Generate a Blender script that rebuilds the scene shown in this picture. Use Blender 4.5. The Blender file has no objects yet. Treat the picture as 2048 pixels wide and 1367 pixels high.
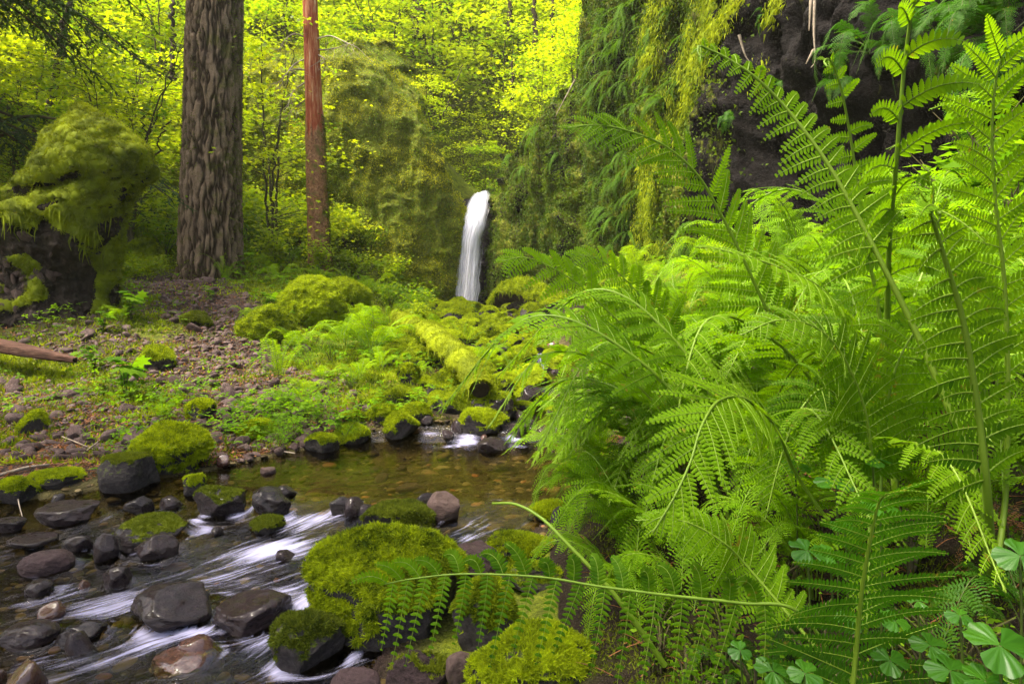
import bpy, math, random
import numpy as np
rng = np.random.default_rng(7); random.seed(7)
sc = bpy.context.scene; COL = sc.collection
R = math.radians
# ---------------------------------------------------------------- camera, world, sun, exposure
CAM = np.array([0.0, 0.0, 1.1]); FPX = 1365.0; PITCH = math.atan((683.5 - 600) / FPX)
cam = bpy.data.cameras.new('camera'); cam.sensor_width = 36; cam.lens = 36 * FPX / 2048
cam.clip_start = 0.05; cam.clip_end = 500
camo = bpy.data.objects.new('camera', cam); COL.objects.link(camo)
camo.location = CAM; camo.rotation_euler = (R(90) - PITCH, 0, 0); sc.camera = camo
SUN_EL, SUN_AZ = R(62), R(-104)          # azimuth from +Y towards +X: the sun stands behind the scene
w = bpy.data.worlds.new("World"); sc.world = w; w.use_nodes = True
nt = w.node_tree; bg = nt.nodes['Background']; sky = nt.nodes.new('ShaderNodeTexSky')
sky.sky_type = 'NISHITA'; sky.sun_disc = False; sky.dust_density = 6; sky.air_density = .6; sky.ozone_density = .3; sky.sun_elevation = SUN_EL; sky.sun_rotation = SUN_AZ
nt.links.new(sky.outputs[0], bg.inputs[0]); bg.inputs[1].default_value = 0.15
sl = bpy.data.lights.new('sun', 'SUN'); sl.energy = 2.5; sl.angle = R(20); sl.color = (1, 0.93, 0.78)
so = bpy.data.objects.new('sun', sl); COL.objects.link(so)
sdir = np.array([math.sin(SUN_AZ) * math.cos(SUN_EL), math.cos(SUN_AZ) * math.cos(SUN_EL), math.sin(SUN_EL)])
from mathutils import Vector, Matrix
so.rotation_euler = Vector(sdir).to_track_quat('Z', 'Y').to_euler(); so.location = (0, 10, 20)
sc.view_settings.view_transform = 'Standard'; sc.view_settings.look = 'None'
sc.view_settings.exposure = 2.3; sc.view_settings.gamma = 1
sc.cycles.max_bounces = 5; sc.cycles.diffuse_bounces = 3; sc.cycles.glossy_bounces = 2
sc.cycles.transmission_bounces = 3; sc.cycles.transparent_max_bounces = 8
sc.cycles.caustics_reflective = False; sc.cycles.caustics_refractive = False
sc.cycles.sample_clamp_indirect = 4
try: sc.cycles.use_denoising = True
except Exception: pass

# ---------------------------------------------------------------- small maths
def P(px, py, Y):
    d = np.array([(px - 1024) / FPX, 1.0, (683.5 - py) / FPX])
    c, s = math.cos(PITCH), math.sin(PITCH)
    d = np.array([d[0], c * d[1] + s * d[2], -s * d[1] + c * d[2]])
    return CAM + d * (Y / d[1])
def unit(v): v = np.asarray(v, float); return v / (np.linalg.norm(v, axis=-1, keepdims=True) + 1e-12)
_perm = np.random.default_rng(3).permutation(256); _perm = np.concatenate([_perm] * 3)
_gr = unit(np.random.default_rng(4).normal(size=(256, 3)))
def noise(p):
    p = np.asarray(p, float); sh = p.shape[:-1]; p = p.reshape(-1, 3)
    i = np.floor(p).astype(int); f = p - i; u = f * f * f * (f * (f * 6 - 15) + 10); out = np.zeros(len(p))
    i &= 255
    for dx in (0, 1):
        for dy in (0, 1):
            for dz in (0, 1):
                h = _perm[_perm[_perm[(i[:, 0] + dx) & 255] + ((i[:, 1] + dy) & 255)] + ((i[:, 2] + dz) & 255)]
                g = _gr[h]; d = f - np.array([dx, dy, dz])
                wt = (u[:, 0] if dx else 1 - u[:, 0]) * (u[:, 1] if dy else 1 - u[:, 1]) * (u[:, 2] if dz else 1 - u[:, 2])
                out += wt * (g * d).sum(1)
    return (out * 1.6).reshape(sh)
def fbm(p, o=4, g=.5):
    p = np.asarray(p, float); s = 0; a = 1; t = 0
    for k in range(o): s = s + a * noise(p * 2 ** k + 17.3 * k); t += a; a *= g
    return s / t
def xyz(x, y, z=0.0): return np.stack(np.broadcast_arrays(x, y, z), -1).astype(float)
def smooth(a, b, x): t = np.clip((x - a) / (b - a), 0, 1); return t * t * (3 - 2 * t)
def poly_sd(px, py, poly):
    poly = np.asarray(poly, float); n = len(poly); px = np.asarray(px, float); py = np.asarray(py, float)
    best = np.full(px.shape, 1e9); ins = np.zeros(px.shape, bool)
    for k in range(n):
        a, b = poly[k], poly[(k + 1) % n]; e = b - a
        t = np.clip(((px - a[0]) * e[0] + (py - a[1]) * e[1]) / (e @ e), 0, 1)
        best = np.minimum(best, np.hypot(px - a[0] - t * e[0], py - a[1] - t * e[1]))
        c = (a[1] > py) != (b[1] > py)
        with np.errstate(divide='ignore', invalid='ignore'):
            xi = a[0] + (py - a[1]) * e[0] / (e[1] if e[1] else 1e-9)
        ins ^= c & (px < xi)
    return np.where(ins, -best, best)
def catmull(pts, n):
    pts = np.asarray(pts, float)
    if len(pts) < 3: 
        t = np.linspace(0, 1, n)[:, None]; return pts[0] * (1 - t) + pts[-1] * t
    d = np.concatenate([[0], np.cumsum(np.linalg.norm(np.diff(pts, axis=0), axis=1))])
    P_ = np.vstack([2 * pts[0] - pts[1], pts, 2 * pts[-1] - pts[-2]]); out = []
    for s in np.linspace(0, d[-1], n):
        k = min(np.searchsorted(d, s, 'right') - 1, len(pts) - 2); k = max(k, 0)
        t = (s - d[k]) / max(d[k + 1] - d[k], 1e-9); p0, p1, p2, p3 = P_[k:k + 4]
        out.append(.5 * (2 * p1 + (p2 - p0) * t + (2 * p0 - 5 * p1 + 4 * p2 - p3) * t * t + (3 * p1 - p0 - 3 * p2 + p3) * t ** 3))
    return np.array(out)

# ---------------------------------------------------------------- mesh builder
class MB:
    def __init__(s): s.v = []; s.f = {}; s.t = []; s.n = 0; s.mi = {}
    def add(s, v, f, tone=0.5, mi=0):
        v = np.asarray(v, float).reshape(-1, 3); s.v.append(v); s.t.append(np.broadcast_to(np.asarray(tone, float), (len(v),)))
        fs = f if isinstance(f, (list, tuple)) and len(f) and isinstance(f[0], np.ndarray) and f[0].ndim == 2 else [np.asarray(f)]
        for a in fs:
            s.f.setdefault((a.shape[1], mi), []).append(a + s.n)
        s.n += len(v); return s
    def stamp(s, tv, tf, org, M, tone=.5, mi=0):
        """template verts tv (K,3), faces list, at origins (N,3) with frames M (N,3,3) whose rows are the axes (scaled)"""
        N = len(org)
        if N == 0: return s
        K = len(tv); v = np.einsum('kj,njd->nkd', tv, M) + org[:, None, :]
        tone = np.repeat(np.broadcast_to(np.asarray(tone, float), (N,)), K)
        fs = [(f[None] + (np.arange(N) * K)[:, None, None]).reshape(-1, f.shape[1]) for f in tf]
        return s.add(v.reshape(-1, 3), fs, tone, mi)
    def tube(s, pts, rad, n=6, tone=.5, mi=0, cap=True):
        pts = np.asarray(pts, float); m = len(pts); rad = np.broadcast_to(np.asarray(rad, float), (m,))
        T = unit(np.gradient(pts, axis=0)); ref = np.array([0, 0, 1.0]) if abs(T[0][2]) < .9 else np.array([1.0, 0, 0])
        A = []; a = unit(np.cross(T[0], ref))
        for k in range(m): a = unit(a - T[k] * (a @ T[k])); A.append(a)
        A = np.array(A); B = np.cross(T, A); th = np.linspace(0, 2 * math.pi, n, endpoint=False)
        v = pts[:, None] + rad[:, None, None] * (np.cos(th)[None, :, None] * A[:, None] + np.sin(th)[None, :, None] * B[:, None])
        i = np.arange(m - 1)[:, None] * n; j = np.arange(n)[None]; j2 = (j + 1) % n
        f = np.stack([i + j, i + j2, i + n + j2, i + n + j], -1).reshape(-1, 4)
        fs = [f]
        if cap: fs.append(np.stack([np.full(n - 2, (m - 1) * n), (m - 1) * n + np.arange(1, n - 1), (m - 1) * n + np.arange(2, n)], -1))
        return s.add(v.reshape(-1, 3), fs, tone, mi)
    def grid(s, V, tone=.5, mask=None, mi=0, flip=False):
        h, w_ = V.shape[:2]; i = np.arange(h - 1)[:, None] * w_ + np.arange(w_ - 1)[None]
        f = np.stack([i, i + 1, i + w_ + 1, i + w_], -1)
        if flip: f = f[..., ::-1]
        f = f[mask] if mask is not None else f.reshape(-1, 4)
        return s.add(V.reshape(-1, 3), [f], np.asarray(tone).reshape(-1) if np.ndim(tone) else tone, mi)
    def mesh(s, name, mats, smooth_=True, attrs=None):
        V = np.concatenate(s.v); me = bpy.data.meshes.new(name); ks = list(s.f)
        tot = sum(sum(len(a) for a in s.f[k]) for k in ks); ls, lt, mi, lv = [], [], [], []; c = 0
        for k in ks:
            a = np.concatenate(s.f[k]); lv.append(a.reshape(-1)); ls.append(c + np.arange(len(a)) * k[0]); c += a.size
            mi.append(np.full(len(a), k[1]))
        lv = np.concatenate(lv); ls = np.concatenate(ls); mi = np.concatenate(mi)
        me.vertices.add(len(V)); me.vertices.foreach_set('co', V.astype(np.float32).ravel())
        me.loops.add(len(lv)); me.loops.foreach_set('vertex_index', lv.astype(np.int32))
        me.polygons.add(len(ls)); me.polygons.foreach_set('loop_start', ls.astype(np.int32))
        me.polygons.foreach_set('material_index', mi.astype(np.int32))
        me.update(calc_edges=True)
        if smooth_: me.polygons.foreach_set('use_smooth', np.ones(len(ls), bool))
        T = np.concatenate(s.t).astype(np.float32)
        at = me.attributes.new('tone', 'FLOAT', 'POINT'); at.data.foreach_set('value', T)
        for n_, d in (attrs or {}).items():
            d = np.asarray(d, np.float32)
            if d.ndim == 2: a = me.attributes.new(n_, 'FLOAT_VECTOR', 'POINT'); a.data.foreach_set('vector', d.ravel())
            else: a = me.attributes.new(n_, 'FLOAT', 'POINT'); a.data.foreach_set('value', d)
        for m in (mats if isinstance(mats, (list, tuple)) else [mats]): me.materials.append(m)
        me.validate() if False else None
        return me
def link(name, data, parent=None, loc=None, rot=None, scl=None):
    o = bpy.data.objects.new(name, data); COL.objects.link(o)
    if parent: o.parent = parent
    if loc is not None: o.location = loc
    if rot is not None: o.rotation_euler = rot
    if scl is not None: o.scale = scl if np.ndim(scl) else (scl,) * 3
    return o
def tag(o, label=None, cat=None, group=None, kind=None):
    if label: o['label'] = label
    if cat: o['category'] = cat
    if group: o['group'] = group
    if kind: o['kind'] = kind
    return o
def thing(name, label, cat, loc=(0, 0, 0), rot=(0, 0, 0), group=None, scl=1):
    return tag(link(name, None, None, loc, rot, scl), label, cat, group)
def dup(root, loc, rot, scl, label=None, group=None):
    r = root.copy(); COL.objects.link(r); r.location = loc; r.rotation_euler = rot; r.scale = scl if np.ndim(scl) else (scl,) * 3
    if label: r['label'] = label
    if group: r['group'] = group
    for ch in list(root.children):
        c = ch.copy(); COL.objects.link(c); c.parent = r
        for g in list(ch.children): d = g.copy(); COL.objects.link(d); d.parent = c
    return r

# ---------------------------------------------------------------- materials
def M_(name):
    m = bpy.data.materials.new(name); m.use_nodes = True; t = m.node_tree; t.nodes.clear()
    out = t.nodes.new('ShaderNodeOutputMaterial'); return m, t, out
def N(t, ty, **kw):
    n = t.nodes.new(ty)
    for k, v in kw.items():
        if k.startswith('i_'): n.inputs[int(k[2:]) if k[2:].isdigit() else k[2:].replace('_', ' ')].default_value = v
        else: setattr(n, k, v)
    return n
def ramp(t, fac, stops, interp='LINEAR'):
    r = t.nodes.new('ShaderNodeValToRGB'); r.color_ramp.interpolation = interp; e = r.color_ramp.elements
    while len(e) < len(stops): e.new(.5)
    for k, (p, c) in enumerate(stops): e[k].position = p; e[k].color = (*c, 1) if len(c) == 3 else c
    t.links.new(fac, r.inputs[0]); return r.outputs[0]
def math_(t, op, a, b=None, clamp=False):
    n = t.nodes.new('ShaderNodeMath'); n.operation = op; n.use_clamp = clamp
    for k, x in enumerate((a, b)):
        if x is None: continue
        if isinstance(x, (int, float)): n.inputs[k].default_value = x
        else: t.links.new(x, n.inputs[k])
    return n.outputs[0]
def mixc(t, f, a, b, mode='MIX'):
    n = t.nodes.new('ShaderNodeMix'); n.data_type = 'RGBA'; n.blend_type = mode
    for k, x in ((0, f), (6, a), (7, b)):
        if isinstance(x, (int, float)): n.inputs[k].default_value = x
        elif isinstance(x, tuple): n.inputs[k].default_value = (*x, 1)
        else: t.links.new(x, n.inputs[k])
    return n.outputs[2]
def attr(t, name): n = t.nodes.new('ShaderNodeAttribute'); n.attribute_name = name; return n
def coords(t, scale=(1, 1, 1), kind='Object'):
    c = t.nodes.new('ShaderNodeTexCoord'); m = t.nodes.new('ShaderNodeMapping'); m.inputs[3].default_value = scale
    t.links.new(c.outputs[kind], m.inputs[0]); return m.outputs[0]
def ntex(t, vec, scale, det=4, rough=.6, dist=0):
    n = t.nodes.new('ShaderNodeTexNoise'); n.inputs['Scale'].default_value = scale; n.inputs['Detail'].default_value = det
    n.inputs['Roughness'].default_value = rough; n.inputs['Distortion'].default_value = dist
    if vec is not None: t.links.new(vec, n.inputs['Vector'])
    return n.outputs[0]
def bump(t, h, s, d=.02):
    b = t.nodes.new('ShaderNodeBump'); b.inputs['Strength'].default_value = s; b.inputs['Distance'].default_value = d
    t.links.new(h, b.inputs['Height']); return b.outputs[0]
def pos(t): return t.nodes.new('ShaderNodeNewGeometry').outputs['Position']

def leaf_mat(name, dark, light, tr=.45, rough=.55, spec=.3, trc=None, clump=0.0, spots=0):
    """two-sided leaf: reflective side + light passing through it"""
    m, t, out = M_(name); a = attr(t, 'tone').outputs['Fac']
    oi = t.nodes.new('ShaderNodeObjectInfo').outputs['Random']
    f = math_(t, 'ADD', math_(t, 'MULTIPLY', a, .75), math_(t, 'MULTIPLY', oi, .3))
    if clump:
        nz = ntex(t, pos(t), clump, 2, .5); f = math_(t, 'ADD', f, math_(t, 'MULTIPLY', math_(t, 'SUBTRACT', nz, .5), 1.1))
    c = ramp(t, f, [(0.05, dark), (.95, light)])
    if spots:      # browned and yellowed bits of leaf
        sp = math_(t, 'MULTIPLY', math_(t, 'SUBTRACT', math_(t, 'ADD', math_(t, 'MULTIPLY', ntex(t, pos(t), 55, 2, .6), .6), math_(t, 'MULTIPLY', ntex(t, pos(t), 7, 2, .5), .4)), .615), 14, True)
        c = mixc(t, math_(t, 'MULTIPLY', sp, spots), c, (.20, .13, .02))
    p = N(t, 'ShaderNodeBsdfPrincipled', i_Roughness=rough); p.inputs['Specular IOR Level'].default_value = spec
    t.links.new(c, p.inputs['Base Color'])
    tl = t.nodes.new('ShaderNodeBsdfTranslucent')
    c2 = mixc(t, 1.0, c, trc or (1.9, 1.8, 1.0), 'MULTIPLY'); t.links.new(c2, tl.inputs[0])
    mx = N(t, 'ShaderNodeMixShader', i_0=tr); t.links.new(p.outputs[0], mx.inputs[1]); t.links.new(tl.outputs[0], mx.inputs[2])
    t.links.new(mx.outputs[0], out.inputs[0]); return m
def rock_mat(name, ca, cb, rough=(.5, .8), mossy=0.0, scale=6, wet=0.0, bumpd=.02):
    m, t, out = M_(name); v = coords(t); oi = t.nodes.new('ShaderNodeObjectInfo').outputs['Random']
    vo = t.nodes.new('ShaderNodeVectorMath'); vo.operation = 'ADD'; t.links.new(v, vo.inputs[0])
    cx = t.nodes.new('ShaderNodeCombineXYZ'); t.links.new(math_(t, 'MULTIPLY', oi, 40), cx.inputs[0]); t.links.new(cx.outputs[0], vo.inputs[1]); v = vo.outputs[0]
    n1 = ntex(t, v, scale, 6, .65); n2 = ntex(t, v, scale * 7, 4, .7); n3 = ntex(t, v, scale * .4, 2)
    f = math_(t, 'ADD', math_(t, 'MULTIPLY', n1, .7), math_(t, 'MULTIPLY', n2, .4))
    f = math_(t, 'ADD', f, math_(t, 'MULTIPLY', math_(t, 'SUBTRACT', oi, .5), .25))
    c = ramp(t, f, [(.3, ca), (.72, cb)])
    if mossy:
        g = t.nodes.new('ShaderNodeNewGeometry'); s = t.nodes.new('ShaderNodeSeparateXYZ'); t.links.new(g.outputs['Normal'], s.inputs[0])
        k = math_(t, 'ADD', s.outputs[2], math_(t, 'MULTIPLY', math_(t, 'SUBTRACT', n1, .5), 3.2))
        k = math_(t, 'MULTIPLY', math_(t, 'SUBTRACT', k, .75 - mossy), 2.2, True)
        c = mixc(t, k, c, mixc(t, n2, (.035, .055, .006), (.12, .15, .012)))
    p = t.nodes.new('ShaderNodeBsdfPrincipled'); t.links.new(c, p.inputs['Base Color'])
    r = ramp(t, n3, [(.35, (rough[0],) * 3), (.65, (rough[1],) * 3)]); t.links.new(r, p.inputs['Roughness'])
    if wet: p.inputs['Coat Weight'].default_value = wet; p.inputs['Coat Roughness'].default_value = .12
    h = math_(t, 'ADD', n1, math_(t, 'MULTIPLY', n2, .45)); t.links.new(bump(t, h, .9, bumpd), p.inputs['Normal'])
    t.links.new(p.outputs[0], out.inputs[0]); return m
MAT = {}
MAT['moss'] = leaf_mat('moss', (.03, .055, .003), (.32, .41, .006), .4, .8, .1, (1.5, 1.35, .9), clump=9)
MAT['moss_olive'] = leaf_mat('moss_olive', (.022, .034, .003), (.28, .34, .007), .3, .8, .1, (1.5, 1.35, .9), clump=5)
MAT['moss_dark'] = leaf_mat('moss_dark', (.022, .035, .004), (.13, .16, .008), .3, .8, .1, (1.4, 1.3, .9), clump=5)
MAT['maple'] = leaf_mat('maple', (.05, .14, .003), (.28, .36, .004), .55, .5, .2, (2.2, 1.9, .6), clump=.45)
MAT['maple_stem'] = rock_mat('maple_stem', (.03, .028, .012), (.10, .085, .04), (.8, .9), mossy=.2, scale=5)
MAT['fern'] = leaf_mat('fern', (.014, .062, .002), (.15, .28, .004), .5, .7, .08, (2.0, 1.9, .7), clump=1.6, spots=.8)
MAT['fern_far'] = leaf_mat('fern_far', (.04, .11, .002), (.20, .32, .004), .5, .8, .05, (2.0, 1.8, .6))
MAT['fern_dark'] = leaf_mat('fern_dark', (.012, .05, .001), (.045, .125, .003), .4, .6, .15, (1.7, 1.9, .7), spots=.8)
MAT['fern_stem'] = leaf_mat('fern_stem', (.05, .12, .004), (.20, .30, .02), .2, .5, .3, (1.3, 1.3, .8))
MAT['fern_stem_old'] = leaf_mat('fern_stem_old', (.02, .035, .003), (.06, .09, .008), .1, .6, .3)
MAT['broad'] = leaf_mat('broad', (.04, .11, .004), (.14, .25, .006), .5, .7, .08, (1.8, 1.8, .7))
MAT['clover'] = leaf_mat('clover', (.018, .085, .003), (.05, .155, .006), .45, .4, .4, (1.6, 1.9, .8))
MAT['conifer'] = leaf_mat('conifer', (.010, .030, .006), (.035, .075, .014), .3, .6, .25)
MAT['needle_stem'] = rock_mat('needle_stem', (.02, .015, .01), (.06, .045, .03), (.8, .9))
MAT['litter'] = leaf_mat('litter', (.05, .022, .008), (.30, .13, .05), .25, .7, .15, (1.3, 1.1, .8))
MAT['rock'] = rock_mat('rock', (.010, .006, .006), (.085, .055, .055), (.45, .75), mossy=.0)
MAT['rock_moss'] = rock_mat('rock_moss', (.010, .009, .009), (.065, .055, .052), (.5, .8), mossy=.28)
MAT['rock_wet'] = rock_mat('rock_wet', (.0022, .0012, .0014), (.030, .016, .017), (.22, .5), wet=.25, scale=4, bumpd=.03)
MAT['rock_red'] = rock_mat('rock_red', (.03, .012, .008), (.13, .055, .035), (.15, .35), wet=.8, scale=4)
MAT['scree'] = rock_mat('scree', (.028, .014, .012), (.115, .078, .068), (.55, .8), scale=3)
MAT['cliff_rock'] = rock_mat('cliff_rock', (.004, .003, .003), (.03, .022, .02), (.35, .7), mossy=0, scale=1.6, bumpd=.12)
# ================================================================ TERRAIN
POOL = .10
SPOLY = np.array([(-6, .4), (-6, 2.6), (-4.2, 3.1), (-3.0, 3.4), (-2.3, 3.6), (-1.85, 3.85), (-1.6, 4.2), (-1.35, 4.55), (-.9, 4.9), (-.45, 5.0),
    (-.12, 5.3), (.1, 6), (.12, 7), (.2, 8), (0, 10), (-.4, 12.5), (-1.5, 14.6), (-1.75, 15.6), (-1.6, 17.3), (-.5, 17.3), (-.45, 15.5), (0, 14), (.35, 11),
    (.62, 8), (.62, 7), (.5, 6), (.38, 5.2), (.42, 4.5), (.38, 3.7), (.28, 3.3), (.02, 2.95), (-.25, 2.6), (-.42, 2.2), (-.5, 1.6), (-.6, .4)])
def sdist(x, y): return poly_sd(x, y, SPOLY)
def wlevel(x, y):
    yy = np.asarray(y, float) + np.where(np.asarray(y) < 4.2, .22 * np.clip(-(np.asarray(x) + .35), 0, 2.5) * -1, 0)
    return np.interp(yy, [0, 2.0, 2.5, 2.8, 3.1, 3.36, 4.72, 4.92, 6, 6.12, 7.4, 7.6, 9.5, 9.7, 13, 16.2, 30],
                     [-.13, -.06, -.02, .015, .055, POOL, POOL, .19, .25, .32, .38, .47, .60, .68, .84, .92, .92])
_c = []
for px, py, Y in [(0, 960, 3.9), (-300, 930, 4), (-300, 750, 6), (300, 925, 4.2), (480, 880, 4.75), (620, 868, 5.05), (760, 855, 5.3), (0, 850, 5.2), (200, 850, 5.3), (0, 700, 7), (0, 640, 7.8), (100, 640, 7.6),
                  (250, 790, 5.9), (400, 700, 7), (420, 790, 6), (400, 600, 9), (300, 565, 10.2), (420, 547, 11), (200, 560, 10.8), (-200, 600, 9), (-500, 640, 8), (560, 840, 5.6), (650, 790, 6.2),
                  (650, 700, 8), (560, 720, 7.5), (600, 600, 10), (640, 532, 12.5), (540, 545, 12), (700, 570, 13.5), (800, 600, 14.2), (780, 700, 8.6), (850, 640, 12.5), (860, 700, 9.2), (850, 790, 6.7), (800, 820, 6),
                  (900, 622, 15), (960, 700, 9), (960, 760, 7.4), (300, 500, 13), (100, 520, 13), (500, 500, 13.5), (-300, 520, 12)]:
    _c.append(P(px, py, Y))
_c += [np.array(q, float) for q in [(-10, 16, 4.2), (-16, 12, 4.5), (-7, 17.5, 4.5), (-5, 20, 6.5), (-8, 22, 8.5), (-15, 25, 13), (-2, 24, 8.5), (3, 26, 10.5), (-.8, 20, 4.0), (-.7, 18.2, 3.65), (-3, 18, 6.2), (1.6, 18, 5.2),
    (8, 24, 12), (20, 20, 16), (0, 40, 24), (-30, 40, 28), (30, 40, 30), (0, 60, 40), (-40, 60, 44), (40, 60, 44), (-30, 10, 8), (-30, 0, 5), (-4, 30, 14),
    (.75, 1.6, .30), (1.6, 1.0, .45), (.45, 1.2, .14), (2.5, 1.5, .6), (.85, 3, .36), (3, 3, 1.0), (.8, 4.2, .3), (.8, 5, .35), (1.6, 6, .9), (1.3, 8, 1.0), (1, 10, 1.15), (3, 5, 1.4), (.9, 13, 1.1), (0.2, 15.5, 1.0),
    (-1.2, 16.6, .9), (6, 8, 3), (10, 0, 2), (-6, 1, .3), (-.2, 1.5, -.02), (.1, 2.3, .05), (0, 0, -.05), (-3, -2, 0), (3, -2, .5), (-8, 4, .5), (-11, 8, 1.8), (.35, 2.7, .16), (12, 14, 6)]]
_c = np.array(_c)
def _phi(r2): return np.where(r2 > 0, .5 * r2 * np.log(r2 + 1e-12), 0)
_n = len(_c); _A = np.zeros((_n + 3, _n + 3)); _d2 = ((_c[:, None, :2] - _c[None, :, :2]) ** 2).sum(-1)
_A[:_n, :_n] = _phi(_d2) + .02 * np.eye(_n); _A[:_n, _n] = 1; _A[:_n, _n + 1:] = _c[:, :2]; _A[_n, :_n] = 1; _A[_n + 1:, :_n] = _c[:, :2].T
_w = np.linalg.solve(_A, np.concatenate([_c[:, 2], [0, 0, 0]]))
def land(x, y):
    x = np.asarray(x, float); y = np.asarray(y, float); s = x.shape; xf = x.ravel(); yf = y.ravel(); out = np.zeros(xf.shape)
    for k in range(0, len(xf), 20000):
        a = xf[k:k + 20000]; b = yf[k:k + 20000]
        out[k:k + 20000] = _phi((a[:, None] - _c[:, 0]) ** 2 + (b[:, None] - _c[:, 1]) ** 2) @ _w[:_n] + _w[_n] + _w[_n + 1] * a + _w[_n + 2] * b
    return out.reshape(s)
def H(x, y):
    x = np.asarray(x, float); y = np.asarray(y, float); far = smooth(2, 14, np.hypot(x, y))
    z = land(x, y) + (.03 + .12 * far) * fbm(xyz(x, y) * .9, 3) + .035 * fbm(xyz(x, y, 3) * 3.7, 4) 
    d = sdist(x, y); wl = wlevel(x, y)
    out_ = wl + (np.maximum(z, wl + .03) - wl) * smooth(-.02, .45, d) + .015 * np.sign(d)
    inn = wl - .02 - np.minimum(.11, -d * .35) + .02 * noise(xyz(x, y) * 7)
    return np.where(d > 0, np.maximum(out_, wl + .004), inn)
def hit(px, py, water=True):
    d = P(px, py, 1.0) - CAM; t = np.concatenate([np.arange(.5, 8, .01), np.arange(8, 60, .05)])
    p = CAM + d * t[:, None]; z = H(p[:, 0], p[:, 1])
    if water: z = np.where(sdist(p[:, 0], p[:, 1]) < 0, np.maximum(z, wlevel(p[:, 0], p[:, 1])), z)
    k = np.argmax(p[:, 2] < z)
    return p[k] if p[k, 2] < z[k] else p[-1]
# scree and litter fields
def line_d(x, y, pts):
    pts = np.asarray(pts); b = np.full(np.shape(x), 1e9)
    for a, c in zip(pts[:-1], pts[1:]):
        e = c - a; t = np.clip(((x - a[0]) * e[0] + (y - a[1]) * e[1]) / (e @ e), 0, 1); b = np.minimum(b, np.hypot(x - a[0] - t * e[0], y - a[1] - t * e[1]))
    return b
SCR1 = [hit(*q)[:2] for q in [(330, 560), (400, 600), (470, 670), (440, 720), (520, 780), (540, 850), (470, 900)]]
SCR2 = [hit(*q)[:2] for q in [(-80, 640), (120, 670), (250, 700), (330, 740), (430, 790)]]
SCR3 = [hit(*q)[:2] for q in [(-100, 790), (60, 800), (180, 860), (230, 900), (100, 930), (-100, 930)]]
SCR1, SCR2, SCR3 = map(np.array, (SCR1, SCR2, SCR3))
def screef(x, y):
    s = smooth(1.0, .35, line_d(x, y, SCR1) + .3 * fbm(xyz(x, y) * 1.5, 2)); s = np.maximum(s, .7 * smooth(.6, .2, line_d(x, y, SCR2) + .3 * fbm(xyz(x, y) * 1.5, 2))); s = np.maximum(s, .9 * smooth(.7, .2, line_d(x, y, SCR3)))
    return np.clip(s, 0, 1) * (sdist(x, y) > .02)

def heap(x, y): return smooth(-.1, .25, x - np.interp(y, [4.9, 6, 8, 12, 15.5], [-.75, -.85, -1.15, -1.5, -2.0])) * smooth(4.9, 5.2, y) * smooth(15.8, 15, y) * (x < 1)
th = np.concatenate([np.linspace(-100, -48, 60, endpoint=False), np.linspace(-48, 48, 520, endpoint=False), np.linspace(48, 100, 60)]) * math.pi / 180
rr = np.concatenate([[0.05, .3], np.geomspace(.6, 75, 460)])
X = rr[:, None] * np.sin(th)[None]; Yg = rr[:, None] * np.cos(th)[None]
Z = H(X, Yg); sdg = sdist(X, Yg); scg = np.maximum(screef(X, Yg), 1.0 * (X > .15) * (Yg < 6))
mb = MB().grid(xyz(X, Yg, Z), flip=True)
wetg = smooth(.25, -.02, sdg)
m, t, out = M_('forest_floor')
p = t.nodes.new('ShaderNodeBsdfPrincipled'); v = pos(t)
n1 = ntex(t, v, 1.3, 5, .65); n2 = ntex(t, v, 9, 5, .7); n3 = ntex(t, v, 45, 3, .7)
moss_c = ramp(t, math_(t, 'ADD', math_(t, 'MULTIPLY', n2, .6), math_(t, 'MULTIPLY', n3, .45)), [(.35, (.03, .04, .004)), (.55, (.11, .14, .006)), (.75, (.26, .28, .010))])
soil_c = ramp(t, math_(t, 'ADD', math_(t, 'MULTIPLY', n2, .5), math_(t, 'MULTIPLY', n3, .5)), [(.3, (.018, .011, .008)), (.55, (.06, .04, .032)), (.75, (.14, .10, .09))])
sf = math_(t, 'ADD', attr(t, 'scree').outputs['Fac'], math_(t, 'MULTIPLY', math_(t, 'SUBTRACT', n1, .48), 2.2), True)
soil_c = mixc(t, attr(t, 'soil_shade').outputs['Fac'], soil_c, mixc(t, n2, (.004, .0025, .0015), (.03, .02, .012))); c = mixc(t, sf, moss_c, soil_c)
bed = ramp(t, math_(t, 'ADD', math_(t, 'MULTIPLY', n2, .8), math_(t, 'MULTIPLY', n3, .2)), [(.3, (.02, .014, .006)), (.5, (.065, .052, .020)), (.7, (.14, .115, .045))])
c = mixc(t, attr(t, 'wet').outputs['Fac'], c, bed); sy = t.nodes.new('ShaderNodeSeparateXYZ'); t.links.new(v, sy.inputs[0]); c = mixc(t, math_(t, 'MULTIPLY', attr(t, 'wet').outputs['Fac'], math_(t, 'MULTIPLY', math_(t, 'SUBTRACT', 3.4, sy.outputs[1]), 3, True)), c, (.022, .013, .012))
t.links.new(c, p.inputs['Base Color']); p.inputs['Roughness'].default_value = .85
t.links.new(bump(t, math_(t, 'ADD', n2, n3), 1, .04), p.inputs['Normal']); t.links.new(p.outputs[0], out.inputs[0])
soil_shade = np.maximum((X > .1) * (Yg < 4) * 1.0, heap(X, Yg)); scg = np.maximum(scg, heap(X, Yg))  # paints shade under ferns and between creek rocks into the soil colour
me = mb.mesh('ground', m, attrs={'soil_shade': soil_shade.ravel(), 'scree': scg.ravel(), 'wet': wetg.ravel()})
tag(link('ground', me), 'mossy forest floor rising from the stream banks to the wooded slope', kind='structure')

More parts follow.
